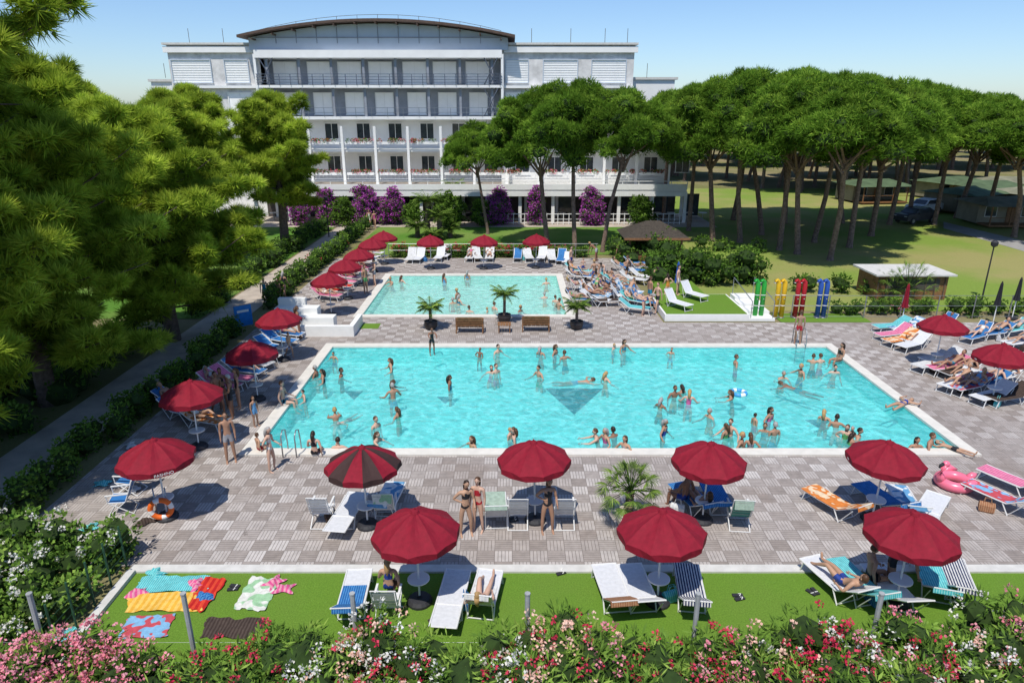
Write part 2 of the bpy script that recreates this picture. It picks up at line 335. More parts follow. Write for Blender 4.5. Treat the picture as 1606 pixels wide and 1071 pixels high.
def watermat(name,tint,dif,mixf):
    g=NG(name); p=g.geo(); wn=g.n('ShaderNodeTexNoise'); wn.inputs['Scale'].default_value=1.2; g.l(p,wn.inputs['Vector'])
    vm=g.n('ShaderNodeVectorMath',operation='MULTIPLY_ADD'); g.l(wn.outputs[1],vm.inputs[0]); vm.inputs[1].default_value=(.9,.9,0); g.l(p,vm.inputs[2])
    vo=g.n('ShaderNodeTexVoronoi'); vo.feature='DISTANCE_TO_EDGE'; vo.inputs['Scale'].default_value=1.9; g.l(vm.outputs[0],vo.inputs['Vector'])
    k=g.ramp(vo.outputs[0],[(0,(1,1,1)),(.07,(.95,)*3),(.28,(.76,)*3)])  # net of caustic light painted into the transmission colour
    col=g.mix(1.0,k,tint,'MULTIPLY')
    g.t.nodes.remove(g.b); tr=g.n('ShaderNodeBsdfTransparent'); g.l(col,tr.inputs[0]); gl=g.n('ShaderNodeBsdfGlossy'); gl.inputs['Roughness'].default_value=.05
    bu=g.n('ShaderNodeBump'); bu.inputs['Strength'].default_value=.9; bu.inputs['Distance'].default_value=.10; g.l(g.noise(p,3.2,4),bu.inputs['Height']); g.l(bu.outputs[0],gl.inputs['Normal'])
    df=g.n('ShaderNodeBsdfDiffuse'); r2=g.noise(vm.outputs[0],3.0,3,.6); dc=g.mix(g.ramp(r2,[(.47,(0,0,0)),(.60,(1,1,1))]),dif,tuple(min(.93,q*1.25+.10) for q in dif)); g.l(dc,df.inputs[0]); g.l(bu.outputs[0],df.inputs['Normal'])  # brighter ripple patches: caustic light put into the diffuse colour
    m0=g.n('ShaderNodeMixShader'); m0.inputs[0].default_value=mixf; g.l(tr.outputs[0],m0.inputs[1]); g.l(df.outputs[0],m0.inputs[2])
    fr=g.n('ShaderNodeFresnel'); fr.inputs[0].default_value=1.33; g.l(bu.outputs[0],fr.inputs['Normal']); m=g.n('ShaderNodeMixShader'); g.l(fr.outputs[0],m.inputs[0]); g.l(m0.outputs[0],m.inputs[1]); g.l(gl.outputs[0],m.inputs[2]); g.l(m.outputs[0],g.out.inputs[0]); return g.m
def poolfloor(name,col):
    g=NG(name); p=g.geo(); f=g.noise(p,.5,3); c=g.ramp(f,[(.3,tuple(x*.93 for x in col)),(.7,tuple(min(.95,x*1.06) for x in col))])
    br=g.n('ShaderNodeTexBrick'); br.offset=0; br.inputs['Scale'].default_value=4; br.inputs['Mortar Size'].default_value=.015; br.inputs['Brick Width'].default_value=1; br.inputs['Row Height'].default_value=1; g.l(p,br.inputs['Vector'])
    c=g.mix(g.M('MULTIPLY',br.outputs['Fac'],.25),c,(.5,.85,.85)); g.base(c,.5,.2); return g.m
def pool(name,P,depth,fl,wat):
    e=empty(name); i=inner(P); mb=MB()
    mb.bb(i[0]-.1,i[1]+.1,i[2]-.1,i[3]+.1,-depth-.1,-depth,fl)
    mb.bb(i[0]-.1,i[0],i[2],i[3],-depth,-.03,fl); mb.bb(i[1],i[1]+.1,i[2],i[3],-depth,-.03,fl); mb.bb(i[0],i[1],i[2]-.1,i[2],-depth,-.03,fl); mb.bb(i[0],i[1],i[3],i[3]+.1,-depth,-.03,fl)
    mb.obj('basin',parent=e)
    c=MB(); c.bb(P[0],P[1],P[2],i[2]+.03,-.028,.06,COPE); c.bb(P[0],P[1],i[3]-.03,P[3],-.028,.06,COPE); c.bb(P[0],i[0]+.03,i[2]+.03,i[3]-.03,-.028,.06,COPE); c.bb(i[1]-.03,P[1],i[2]+.03,i[3]-.03,-.028,.06,COPE); c.obj('coping',parent=e)
    o=sheet('water',i[0],i[1],i[2],i[3],-.06,wat); o.parent=e
    return e
FL1=poolfloor('pool_tiles_turquoise',(.24,.84,.84)); FL2=poolfloor('pool_tiles_pale',(.46,.86,.79))
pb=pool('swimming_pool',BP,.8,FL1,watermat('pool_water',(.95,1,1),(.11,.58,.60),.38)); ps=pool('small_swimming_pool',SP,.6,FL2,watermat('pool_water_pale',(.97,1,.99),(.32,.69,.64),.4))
BLUE=mat('dark_blue_mosaic',(.002,.03,.09),.5,.5,18)
mb=MB()
def tri(px0,px1,py0,py1):
    a=G(px0,py0,-.79); b=G(px1,py0,-.79); c=G((px0+px1)/2,py1,-.79); mb.add([a,b,c],[(0,2,1)],BLUE)
tri(855,946,609,650); tri(540,570,613,627); tri(685,712,622,633); tri(1262,1306,658,671); mb.obj('pool_floor_mosaic',parent=pb)
mb=MB()
for sx_ in(0,.45): mb.tube([(sx_,-.45,.0),(sx_,-.45,.75),(sx_,-.25,.9),(sx_,0,.8),(sx_,.1,.3),(sx_,.1,-.75)],.022,METAL,6)
for q in(-.2,-.5): mb.box((.225,.1,q),(.45,.08,.03),METAL)
lad=mb.mesh('pool_ladder',True); place(lad,'pool_ladder',(-7.6,20.65,0.02)); place(lad,'pool_ladder',(14.2,31.25,0.0),math.pi)
# ---------------------------------------------------------------- hotel
HW=mat('hotel_white_wall',(.78,.78,.77),.8,.07,.5); HG=mat('hotel_grey_panel',(.25,.27,.31),.7,.18,.8); HP=mat('hotel_blue_panel',(.48,.54,.61),.6,.08,.4); BL=mat('window_blind',(.88,.88,.87),.6,.03,2)
GL=mat('window_glass',(.04,.05,.06),.12,.3,2,spec=.6); STEEL=mat('brown_steel',(.10,.065,.05),.6,.2,3); RAILD=mat('blue_grey_rail',(.10,.12,.16),.5,.1,3); SHADE=mat('shaded_opening',(.07,.06,.055),.9,.4,.6); CONC=mat('hotel_mottled',(.60,.59,.58),.85,.22,1.3)  # includes a near-black colour painted in for the shade inside openings
ho=empty('hotel_building')
mb=MB(); X0,X1=-25.4,-1.1
mb.bb(X0,X1,75.4,89,0,17.0,HG); mb.bb(-34.6,X0,74.2,89,0,16.9,CONC); mb.bb(X1,12.3,74.2,89,0,16.9,CONC); mb.bb(-38.6,-34.6,78,90,0,13.6,HW); mb.bb(12.3,17.4,78,90,0,13.8,HW)
mb.bb(X1+.003,16.5,73.6,74.2,0,10.0,HW); mb.bb(-34.6,X0,73.9,74.2,0,10,HW); mb.bb(X0,X1,75.3,75.4,0,9.85,HW)
mb.obj('walls',parent=ho)
tr_=MB()
tr_.bb(-34.9,X0-.3,73.9,74.2,16.2,16.75,HW); tr_.bb(X1+.3,12.6,73.9,74.2,16.2,16.75,HW); tr_.bb(-34.9,X0,73.8,89.2,16.9,17.1,KERB); tr_.bb(X1,12.6,73.8,89.2,16.9,17.1,KERB)
tr_.bb(-38.8,-34.6,77.8,90,13.6,13.85,KERB); tr_.bb(12.6,17.7,77.8,90,13.8,14.05,KERB)
for zz,t in((10.0,.30),(13.0,.28),(16.25,.75)): tr_.bb(X0-.1,X1+.1,72.9,75.4,zz-t+.15,zz+.12,HW)
tr_.bb(X0-.25,X0,72.95,75.4,10.15,16,HW); tr_.bb(X1,X1+.25,72.95,75.4,10.15,16,HW)
tr_.bb(-34.6,X0-.3,73.7,74.2,12.85,13.1,HW); tr_.bb(X1+.3,12.3,73.7,74.2,12.85,13.1,HW)
n=24; V=[];F=[]
for i in range(n+1):
    x=X0-.7+(X1-X0+1.4)*i/n; q=(i/n*2-1); z=17.5+1.3*(1-q*q); V+=[(x,73.6,16.4),(x,73.6,z),(x,88,z)]
for i in range(n): a=3*i; F+=[(a,a+3,a+4,a+1),(a+1,a+4,a+5,a+2)]
tr_.add(V,F,HP)
for i in range(1,12): x=X0+(X1-X0)*i/12; q=(i/12*2-1); tr_.bb(x-.03,x+.03,73.54,73.6,17.0,17.4+1.2*(1-q*q),HG)
tr_.bb(X0,X1,73.5,73.6,17.5,17.58,HG)
tr_.obj('trim',parent=ho)
rf=MB(); V=[];F=[]
for i in range(n+1):
    x=X0-1.4+(X1-X0+2.8)*i/n; q=(i/n*2-1); z=17.45+1.45*(1-q*q); V+=[(x,72.4,z),(x,72.4,z+.24),(x,89,z+.24),(x,89,z)]
for i in range(n): a=4*i; F+=[(a,a+4,a+5,a+1),(a+1,a+5,a+6,a+2),(a+2,a+6,a+7,a+3),(a+3,a+7,a+4,a)]
rf.add(V,F,STEEL)
for i in range(13): x=X0+(X1-X0)*i/12; q=(i/12*2-1); z=17.65+1.45*(1-q*q); rf.tube([(x,74,z),(x,74,z+.55)],.02,STEEL,4); rf.box((x,73.0,z-.32),(.12,1.2,.14),STEEL)
rf.tube([(X0+(X1-X0)*i/12,74,18.2+1.45*(1-(i/6-1)**2)) for i in range(13)],.02,STEEL,4)
for q in(-33,-29.5,2,6,9.5,11.8,14,-36): rf.tube([(q,76,17 if -34.6<q<12 else 13.9),(q,76,18.6 if -34.6<q<12 else 15.3)],.025,STEEL,4)
rf.obj('roof',parent=ho)
wi=MB()
def win(x,z,wd,h,Y,pane,fr=HW,split=True):
    wi.bb(x-wd/2,x+wd/2,Y-.03,Y,z,z+h,pane); t=.08
    wi.bb(x-wd/2-t,x-wd/2,Y-.12,Y,z,z+h,fr); wi.bb(x+wd/2,x+wd/2+t,Y-.12,Y,z,z+h,fr); wi.bb(x-wd/2-t,x+wd/2+t,Y-.13,Y,z+h,z+h+t,fr); wi.bb(x-wd/2-t-.05,x+wd/2+t+.05,Y-.2,Y,z-t,z,fr)
    if split: wi.bb(x-.025,x+.025,Y-.06,Y-.03,z,z+h,fr)
def pxx(px): return (px-803)/15.75
for px in(436,491,540,590,645,694,747): win(pxx(px),13.3,2.25,2.05,75.4,BL)
for px in(440,493,545,594,647,697,748): win(pxx(px),10.3,1.75,2.1,75.4,BL)
for i in range(8):
    x=X0+.9+(X1-X0-1.8)*i/7; wi.bb(x-.12,x+.12,73.3,73.55,10.12,15.6,HG)
for px,wd in((293,3.9),(365,2.3),(811,2.2),(880,3.4),(957,3.4)):
    x=pxx(px); win(x,13.4,wd,2.1,74.2,BL,HP,False)
    for k in range(1,9): wi.bb(x-wd/2,x+wd/2,74.14,74.165,13.4+k*.23,13.42+k*.23,KERB)
    win(x,10.5,min(wd,2.4),1.9,74.2,BL)
for i in range(13):
    x=-24+i*3.35+1.65; Yw=75.3 if x<X1 else 73.6
    for z in(4.6,7.9): win(x,z,1.35,1.5,Yw,GL)
wi.obj('windows',parent=ho)
ra=MB()
for x in np.arange(X0,X1+.1,1.1): ra.bb(x-.03,x+.03,72.8,72.86,13.1,14.15,RAILD)
for z in(13.35,13.6,13.85,14.12): ra.bb(X0-.1,X1+.1,72.79,72.87,z,z+.05,RAILD)
for x in np.arange(X0,X1+.1,1.6): ra.bb(x-.02,x+.02,72.8,72.84,10.1,11.0,METAL)
for z in(10.5,10.95): ra.bb(X0-.1,X1+.1,72.79,72.85,z,z+.04,METAL)
for xx,sg in((X0+.3,1),(X1-.3,-1)):
    for zz in (10.1,13.0): ra.tube([(xx,73,zz+.1),(xx+sg*1.4,73,zz+2.7)],.05,RAILD,4); ra.tube([(xx+sg*1.4,72.95,zz+.1),(xx,72.95,zz+2.7)],.05,RAILD,4)
ra.obj('railings',parent=ho)
bl=MB(); fl=[]
bl.bb(-24.5,16.6,72.6,73.6,6.7,6.95,HW); bl.bb(-24.5,X1,73.6,75.3,6.7,6.95,HW); bl.bb(-24.5,X1,72.7,75.3,3.4,3.45,PAVE)
for i in range(13):
    x=-24+i*3.35
    bl.bb(x-.13,x+.13,72.3,72.58,3.45,9.2,WHITE)
    if i<12:
        for z in(3.95,7.0):
            bl.bb(x+.2,x+3.15,72.5,72.58,z+.55,z+.62,WHITE); bl.bb(x+.2,x+3.15,72.5,72.58,z,z+.08,WHITE)
            for k in range(8): bl.bb(x+.3+k*.38,x+.33+k*.38,72.52,72.56,z+.08,z+.55,WHITE)
            bl.bb(x+.3,x+3.05,72.2,72.45,z+.45,z+.7,WHITE)
            fl+= [(x+random.uniform(.3,3.0),72.3,z+.8) for _ in range(9)]
bl.bb(-26,17.3,68.8,73.3,3.0,3.4,HW); bl.bb(-26,17.3,68.6,68.8,3.35,3.85,WHITE); bl.bb(-26,17.3,68.5,68.7,2.7,3.15,WHITE)
bl.bb(-26,17.3,68.65,68.72,4.1,4.16,WHITE)
for i in range(28): x=-25.9+i*1.6; bl.bb(x-.03,x+.03,68.66,68.71,3.85,4.1,WHITE)
bl.bb(-26,17.3,73.3,73.58,0,3.0,SHADE)  # solid dark panel painted as the shade behind the arcade
for i in range(14):
    x=-25.6+i*3.3; bl.bb(x-.16,x+.16,69.0,69.3,0,3.0,WHITE); bl.bb(x+.9,x+2.5,73.22,73.3,.1,2.4,GL); bl.bb(x+.5,x+.8,73.2,73.3,0,2.9,HW)
    for k in range(2):
        bl.lathe([(.45,.72),(.45,.75)],WHITE,10,(x+1+k*1.4,71,0)); bl.tube([(x+1+k*1.4,71,0),(x+1+k*1.4,71,.72)],.03,METAL,5)
bl.bb(-1.5,17,68.0,68.06,1.0,1.06,WHITE); bl.bb(-1.5,17,68.0,68.06,.5,.54,WHITE); bl.bb(-1.5,17,68.0,68.06,.15,.2,WHITE)
for x in np.arange(-1.5,17.1,.55): bl.bb(x-.03,x+.03,67.98,68.08,0,1.1,WHITE)
bl.obj('balconies_and_arcade',parent=ho)
fb=MB(); foliage(fb,fl,[.22]*len(fl),30,1,.14,.09,L_HEDGE,quad=True,flat=.8)
foliage(fb,fl[::2],[.26]*len(fl[::2]),22,1,.10,.10,F_RED,quad=True); foliage(fb,fl[1::3],[.26]*len(fl[1::3]),22,1,.10,.10,F_PINK,quad=True)
fb.obj('balcony_flowers',parent=ho)
def shrub(name,x,y,h,r,leaf,fl=None,n=30,fn=60,size=.22):
    mb=MB(); C=[];R=[]
    for i in range(int(14*h*r)): a=random.uniform(0,6.28); q=r*random.random()**.5; z=random.uniform(.2,h-.3); k=math.sin(math.pi*min(1,.25+.7*z/h)); C.append((q*k*math.cos(a),q*k*math.sin(a),z)); R.append(random.uniform(.2,.45))
    foliage(mb,C,R,n,2,size,size*.45,leaf,quad=True,core=CORE,cs=.5)
    if fl: foliage(mb,C,[q*1.2 for q in R],fn,1,.15,.14,fl,quad=True)
    mb.tube([(0,0,0),(0,0,h*.6)],[.08,.04],GREYBARK,6); return mb.obj(name,(x,y,0))
for px in(470,505,512,568,578,605,618,775,783,840,925,932):
    shrub('bougainvillea',(px-803)/15.9,68.0+random.uniform(-.3,.3),random.uniform(2.9,4.3),random.uniform(.7,1.2),L_HEDGE,F_PURP,18,50)
for px in(1003,1012,755,650,700,540,715): shrub('shrub',(px-803)/15.9,67.2,random.uniform(2.4,3.6),1.1,L_HEDGE)
for (px,py,h,L,n) in((672,372,3.2,1.7,34),(690,374,2.0,1.5,30),(655,372,1.0,1.4,26),(706,372,.8,1.3,24),(680,376,.5,1.3,24),(712,345,3.4,1.5,24)):
    g0=G(px,py); palm('palm_tree',(g0[0],g0[1],0),h,n,L,False,None,.2,.55)
# ---------------------------------------------------------------- trees
SPM=[stone_pine(11,13,5.2),stone_pine(12,13,4.8,.52,(.8,0)),stone_pine(13,13,5.4,.58,(-.7,.3)),stone_pine(14,13,4.3,.6,(1.6,.4),.2,130)]
def sp(px,py,h,r,i,rz=None):
    g0=G(px,py); me=SPM[i%4]; base=[5.2,4.8,5.4,4.3][i%4]
    place(me,'stone_pine_tree',(g0[0],g0[1],-.03),random.uniform(0,6.28) if rz is None else rz,(r/base,r/base,h/13))
for i,(px,py,h,r) in enumerate([(765,367,9.8,3.1),(858,386,12.5,4.2),(901,390,13.0,4.5),(945,395,12.3,3.8),(1080,362,12.8,4.6),(1117,378,13.3,4.8),(1160,380,13.9,5.2),(1194,368,13.8,5.2),(1222,392,13.6,4.8),(1250,398,13.4,4.8),(1277,380,13.6,5.0),(1302,408,12.8,4.8),(1332,388,13.2,5.2),(1366,370,13.2,5.2),(1395,352,13.3,5.4),(1425,347,12.9,5.2),(1465,352,12.3,5.2),(1500,342,12.3,5.2),(1545,350,12.1,5.2),(1590,372,11.6,5.0),(1640,368,11.8,5.2),(1230,350,14.2,5.4),(1150,345,14,5.4),(1320,350,13.8,5.4),(1040,345,12.4,4.6),(1700,385,11.5,5.0)]):
    sp(px,py,h,r,3 if px in(765,945) else i, 0.0 if px==945 else None)
fo=empty('distant_pine_forest'); r=random.Random(5)
for i in range(150):
    y=r.uniform(88,240) if i<110 else r.uniform(240,420); x=r.uniform(26,26+y*.95); 
    if i%5==0: x=-r.uniform(48,60+y*.8)
    s_=r.uniform(.9,1.3); k=r.randrange(3); place(SPM[k],'pine',(x,y,-.03),r.uniform(0,6.28),(s_*1.15,s_*1.15,r.uniform(.78,.93)),parent=fo)
for i in range(40):
    place(SPM[i%3],'pine',(r.choice([-1,1])*r.uniform(24,60),r.uniform(92,130),-.03),r.uniform(0,6.28),(1.1,1.1,.86),parent=fo)
a1=aleppo(21,19.0,5.7,2.2,92,.3); place(a1,'aleppo_pine_tree',(-17.2,17.2,0))
a2=aleppo(22,13.2,5.2,1.6,70,.28); place(a2,'aleppo_pine_tree',(-18.2,24.6,0),1.0)
a3=aleppo(23,10.4,4.8,1.2,66,.28); place(a3,'aleppo_pine_tree',(-16.9,32.3,0),2.2)
a4=aleppo(24,11.6,3.8,3.4,52,.3,60,.46,.06,7)
for x,y,rz,s_ in((-18.6,55.5,0,1),(-24,50,1,1.0),(-27,60,2,1.05),(-23.5,41,3,.95),(-32,52,4,1.1)): place(a4,'aleppo_pine_tree',(x,y,0),rz,s_)
for x,y,s_ in((-47,72,1.05),(-56,80,1.15),(-50,60,1.1)): place(SPM[1],'stone_pine_tree',(x,y,0),x,s_)
# ---------------------------------------------------------------- hedges
S_=math.sin
bushfield('oleander_hedge',-14.5,16.5,8.6,10.6,1.78,.5,L_OLE,80,.19,.042,.30,.5,[(F_PINK,lambda c:-11.5<c[0]<-6.4,1.0),(F_PINK,lambda c:-11.5<c[0]<-6.9,1.0),(F_PINK,lambda c:-11.5<c[0]<-7.2,.9),(F_PEACH,lambda c:(S_(c[0]*1.7)>.2 and c[0]>-5),.5),(F_WHITE,lambda c:-4.2<c[0]<.8,.7),(F_RED,lambda c:-6.6<c[0]<8 and S_(c[0]*2.3+1)>-.5,.75),(F_WHITE,lambda c:c[0]>4.0 and S_(c[0]*3)>-.4,.55),(F_PINK,lambda c:c[0]>1.5 and S_(c[0]*2.1)>-.4,.75),(F_RED,lambda c:c[0]>7,.35)],hfun=lambda x:1.02+.014*x)
bushfield('oleander_bush',8.8,16.5,10.6,11.6,1.7,.55,L_OLE,75,.19,.042,.32,.5,[(F_WHITE,lambda c:True,.6),(F_PINK,lambda c:True,.5)])
bushfield('white_flower_bush',-14.6,-9.9,11.0,15.2,1.25,.6,L_OLE,80,.14,.08,.35,.55,[(F_WHITE,lambda c:c[0]<-10.2,.65),(F_PINK,lambda c:c[0]>-12 and c[1]<12.3,.25)],hvar=.4)
bushfield('hedge',-14.6,-13.65,15,34,1.0,.5,L_HEDGE,70,.12,.07,.3,.45)
bushfield('undergrowth',-26,-17.4,12,34,1.1,1.1,L_HEDGE,60,.2,.1,.5,.9,hvar=.6)
bushfield('hedge',-14.55,-13.6,38,65,1.1,.6,L_HEDGE,55,.14,.09,.35,.5,[(F_RED,lambda c:c[1]>44,.15)])
bushfield('hedge',-18.2,-17.2,36,65,1.3,.75,L_HEDGE,55,.16,.1,.4,.6)
bushfield('flower_hedge',-9.4,6,52.1,53.2,.9,.5,L_HEDGE,60,.12,.08,.3,.42,[(F_RED,lambda c:c[0]<4,.9)])
bushfield('hedge',9.2,16.5,43,46,2.1,1.0,L_HEDGE,70,.22,.12,.5,.9,hvar=.5)
bushfield('hedge',17.5,22.5,40.5,42.3,1.3,.9,L_HEDGE,60,.2,.11,.5,.8,hvar=.45)
bushfield('hedge',18,34,36.4,37.3,.85,.6,L_HEDGE,60,.15,.09,.35,.5,[(F_PINK,lambda c:c[0]<24,.25)])
bushfield('shrubs',13,20,54,56,1.6,1.3,L_HEDGE,60,.25,.13,.5,.9,hvar=.7)
bushfield('hedge',7.5,11.5,49,53.5,1.9,1.0,L_HEDGE,60,.2,.12,.5,.8,hvar=.5)
mb=MB()
for px in(297,557,827,1090,1372,60):
    x=(px-803)/80.; mb.tube([(x,10.85,0),(x,10.85,2.15)],.05,POST,8); mb.tube([(x,10.85,2.15),(x,10.85,2.18)],.058,POST,8)
for z in(.5,1.0): mb.tube([(-14.5,10.85,z),(16.5,10.85,z)],.003,METAL,4)
mb.obj('wire_fence')
mb=MB(); GP=mat('green_post',(.03,.09,.05))
for y in np.arange(11,15.2,.7): mb.tube([(-9.75,y,0),(-9.75,y,1.2)],.025,GP,6)
for z in np.arange(.2,1.2,.2): mb.tube([(-9.75,11,z),(-9.75,15,z)],.005,GP,4)
mb.obj('garden_fence')
mb=MB()
for x in np.arange(13.4,34,2.0): mb.tube([(x,36.1,0),(x,36.1,1.3)],.03,METAL,6)
for z in(.1,.7,1.28): mb.tube([(13.4,36.1,z),(34,36.1,z)],.012,METAL,4)
mb.obj('metal_fence')
mb=MB()
for x in np.arange(-9.5,7,1.6): mb.tube([(x,52.05,0),(x,52.05,1.1)],.025,METAL,5)
mb.tube([(-9.5,52.05,1.1),(6.6,52.05,1.1)],.015,METAL,4); mb.tube([(-9.5,52.05,.6),(6.6,52.05,.6)],.01,METAL,4); mb.obj('metal_fence')
# ---------------------------------------------------------------- umbrellas
def umbrella(alt=None,nr=8,R=1.02):
    mb=MB(); mb.lathe([(.30,0),(.30,.06),(.24,.13),(.06,.16),(.06,.2)],DARK,16); mb.tube([(0,0,.1),(0,0,2.45)],.025,WHITE,8)
    mb.lathe([(.24,.62),(.26,.64),(.26,.66),(.24,.67)],PLAST,18)
    ap=2.44; nk=7; sub=4; n=nr*sub; V=[];F=[];MI=[]
    prof=lambda t:ap-.52*(.35*t+.65*t**2.0)
    for k in range(nk+1):
        t=k/nk
        for j in range(n):
            a=j*2*math.pi/n; q=(j%sub)/sub; s_=math.sin(math.pi*q); r_=R*t*(1-.075*s_*t); V.append((r_*math.cos(a),r_*math.sin(a),prof(t)-.05*s_*math.sin(math.pi*t)+.012*s_*t+random.uniform(-.005,.005)))
    for j in range(n):
        a=j*2*math.pi/n; q=(j%sub)/sub; s_=math.sin(math.pi*q); r_=R*(1-.075*s_)*(1.0+random.uniform(-.02,.02)); V.append((r_*math.cos(a),r_*math.sin(a),prof(1)-.13-.04*s_))
    a0=mb.mi(BURG); a1=mb.mi(alt) if alt else a0
    for k in range(nk+1):
        for j in range(n):
            F.append((k*n+j,(k+1)*n+j,(k+1)*n+(j+1)%n,k*n+(j+1)%n)); MI.append(a1 if (j//sub)%2 else a0)
    mb.add(V,F,np.array(MI))
    for i in range(nr): a=i*2*math.pi/nr; mb.tube([(0,0,2.05),(R*.5*math.cos(a),R*.5*math.sin(a),prof(.5)-.04)],.008,WHITE,4); mb.tube([(0,0,ap-.03),(R*.5*math.cos(a),R*.5*math.sin(a),prof(.5)-.02),(R*.97*math.cos(a),R*.97*math.sin(a),prof(.98)-.02)],.009,WHITE,4)
    mb.lathe([(.11,ap-.03),(.08,ap+.03),(.02,ap+.05),(.015,ap+.09)],BURG,10)
    for i in (0,4):
        a=(i+.5)*2*math.pi/nr; rr=R*.945; u=np.array([-math.sin(a),math.cos(a),0]); o=np.array([rr*math.cos(a),rr*math.sin(a),0]); z=prof(1)-.075
        for dx,hh in((-.045,.035),(.01,.05),(.055,.03)):
            p=o+u*dx; mb.add([p-u*.018+[0,0,z-hh/2],p+u*.018+[0,0,z-hh/2],p+u*.018+[0,0,z+hh/2],p-u*.018+[0,0,z+hh/2]],[(0,1,2,3)],WHITE)
    return mb.mesh('beach_umbrella')
U0=umbrella(nr=10); U1=umbrella(BURG2,nr=12)
UMB=[(651,803),(1043,803),(1436,803),(841,694),(1114,694),(1391,692),(240,690),(295,598),(393,536),(436,485),(514,428),(541,407),(563,390),(583,373),(674,369),(758,369),(841,368),(1483,495),(1578,540),(600,363)]
UO=[]
for i,(px,py) in enumerate(UMB):
    g0=G(px,py,2.44); o=place(U0,'beach_umbrella',(g0[0],g0[1],0),random.uniform(-.3,.3)); o.rotation_euler[0]=random.uniform(-.03,.03); o.rotation_euler[1]=random.uniform(-.03,.03); UO.append(o)
g0=G(567,701,2.44); place(U1,'beach_umbrella',(g0[0],g0[1],0),.2)
t=bpy.data.curves.new('valance_lettering','FONT'); t.body='PASHINO'; t.size=.115; t.align_x='CENTER'; t.extrude=.002; t.materials.append(WHITE)
to=bpy.data.objects.new('valance_lettering',t); sc.collection.objects.link(to); to.parent=UO[6]; UO[6].rotation_euler=(0,0,0)
ka=-math.pi/2+math.pi/5; to.location=(1.0*math.cos(ka),1.0*math.sin(ka),1.81); to.rotation_euler=(math.pi/2,0,ka+math.pi/2)
def closed_umb(name,px,py,m,h=2.3):
    mb=MB(); mb.lathe([(.28,0),(.28,.08),(.05,.12)],DARK,14); mb.tube([(0,0,.1),(0,0,h)],.025,WHITE,8); V=[];F=[];n=16
    for k,(rr,z) in enumerate([(.02,h+.05),(.07,h-.1),(.10,h-.5),(.13,h-.9),(.17,h-1.25)]):
        for j in range(n): a=j*2*math.pi/n; q=rr*(1 if j%2 else .72); V.append((q*math.cos(a),q*math.sin(a),z))
    for k in range(4):
        for j in range(n): F.append((k*n+j,(k+1)*n+j,(k+1)*n+(j+1)%n,k*n+(j+1)%n))
    mb.add(V,F,m); g0=G(px,py); mb.obj(name,(g0[0],g0[1],0))
closed_umb('closed_umbrella',1413,512,BURG); closed_umb('closed_umbrella',1557,508,mat('black_canvas',(.02,.02,.025),.8)); closed_umb('closed_umbrella',1060,470,mat('blue_canvas',(.02,.08,.35),.8)); closed_umb('closed_umbrella',1587,500,MC['black_canvas'])
# ---------------------------------------------------------------- loungers, chairs, towels
def strip(mb,prof,w0,w1,m,th=.012,dz=0):
    V=[];F=[]
    for y,z in prof: V+=[(w0,y,z+dz),(w1,y,z+dz),(w1,y,z+dz-th),(w0,y,z+dz-th)]
    for i in range(len(prof)-1):
        a=4*i
        for q in range(4): F.append((a+q,a+4+q,a+4+(q+1)%4,a+(q+1)%4))
    F+=[(0,1,2,3),(4*len(prof)-1,4*len(prof)-2,4*len(prof)-3,4*len(prof)-4)]
    mb.add(V,F,m)
def lprof(ang): return [(-1.0,.34),(-.4,.33),(.25,.34),(.25+.36*math.cos(ang),.34+.36*math.sin(ang)),(.25+.74*math.cos(ang),.34+.74*math.sin(ang))]
def lounger(ang,m=None,frame=None):
    m=m or SLING; frame=frame or PLAST; mb=MB(); P=lprof(ang); strip(mb,P,-.28,.28,m)
    for x in(-.30,.30):
        mb.tube([(x,y,z) for y,z in P],.022,frame,6); mb.tube([(x,-.85,.33),(x,-.95,.0)],.018,frame,6); mb.tube([(x,.15,.33),(x,.35,.0)],.018,frame,6); mb.tube([(x,.35,.02),(x,.75*math.cos(ang)+.1,.34+.4*math.sin(ang))],.012,frame,5)
    for y,z in(P[0],P[2],P[4]): mb.tube([(-.3,y,z),(.3,y,z)],.018,frame,6)
    mb.tube([(-.3,.35,.03),(.3,.35,.03)],.015,frame,5); mb.tube([(-.3,-.94,.03),(.3,-.94,.03)],.015,frame,5)
    return mb.mesh('sun_lounger')
def chair(m):
    mb=MB(); P=[(-.24,.43),(.2,.39),(.34,.7),(.46,1.02)]; strip(mb,P[:2],-.24,.24,m); strip(mb,[(.21,.42),(.34,.7),(.45,1.0)],-.24,.24,m)
    for x in(-.27,.27):
        mb.tube([(x,-.26,.43),(x,.2,.39)],.016,PLAST,6); mb.tube([(x,-.28,.0),(x,.22,.42),(x,.34,.7),(x,.47,1.05)],.017,PLAST,6); mb.tube([(x,.38,.0),(x,-.24,.43),(x,-.26,.64)],.017,PLAST,6); mb.box((x,.02,.655),(.05,.6,.025),PLAST)
    for y,z in((.47,1.05),(.38,.02),(-.28,.02),(-.24,.43)): mb.tube([(-.27,y,z),(.27,y,z)],.014,PLAST,5)
    for k in range(5): z=.5+k*.12; mb.box((0,.235+.45*(z-.42)/1.0,z),(.46,.006,.01),METAL,rx=-.4)
    return mb.mesh('folding_beach_chair')
BLUEF=mat('blue_sling',(.03,.16,.42),.7,.1,8)
LG=[lounger(0.02),lounger(.6),lounger(.95),lounger(.6,BLUEF)]; CH=[chair(SLING),chair(mat('green_mesh',(.06,.25,.2),.7)),chair(BLUEF)]
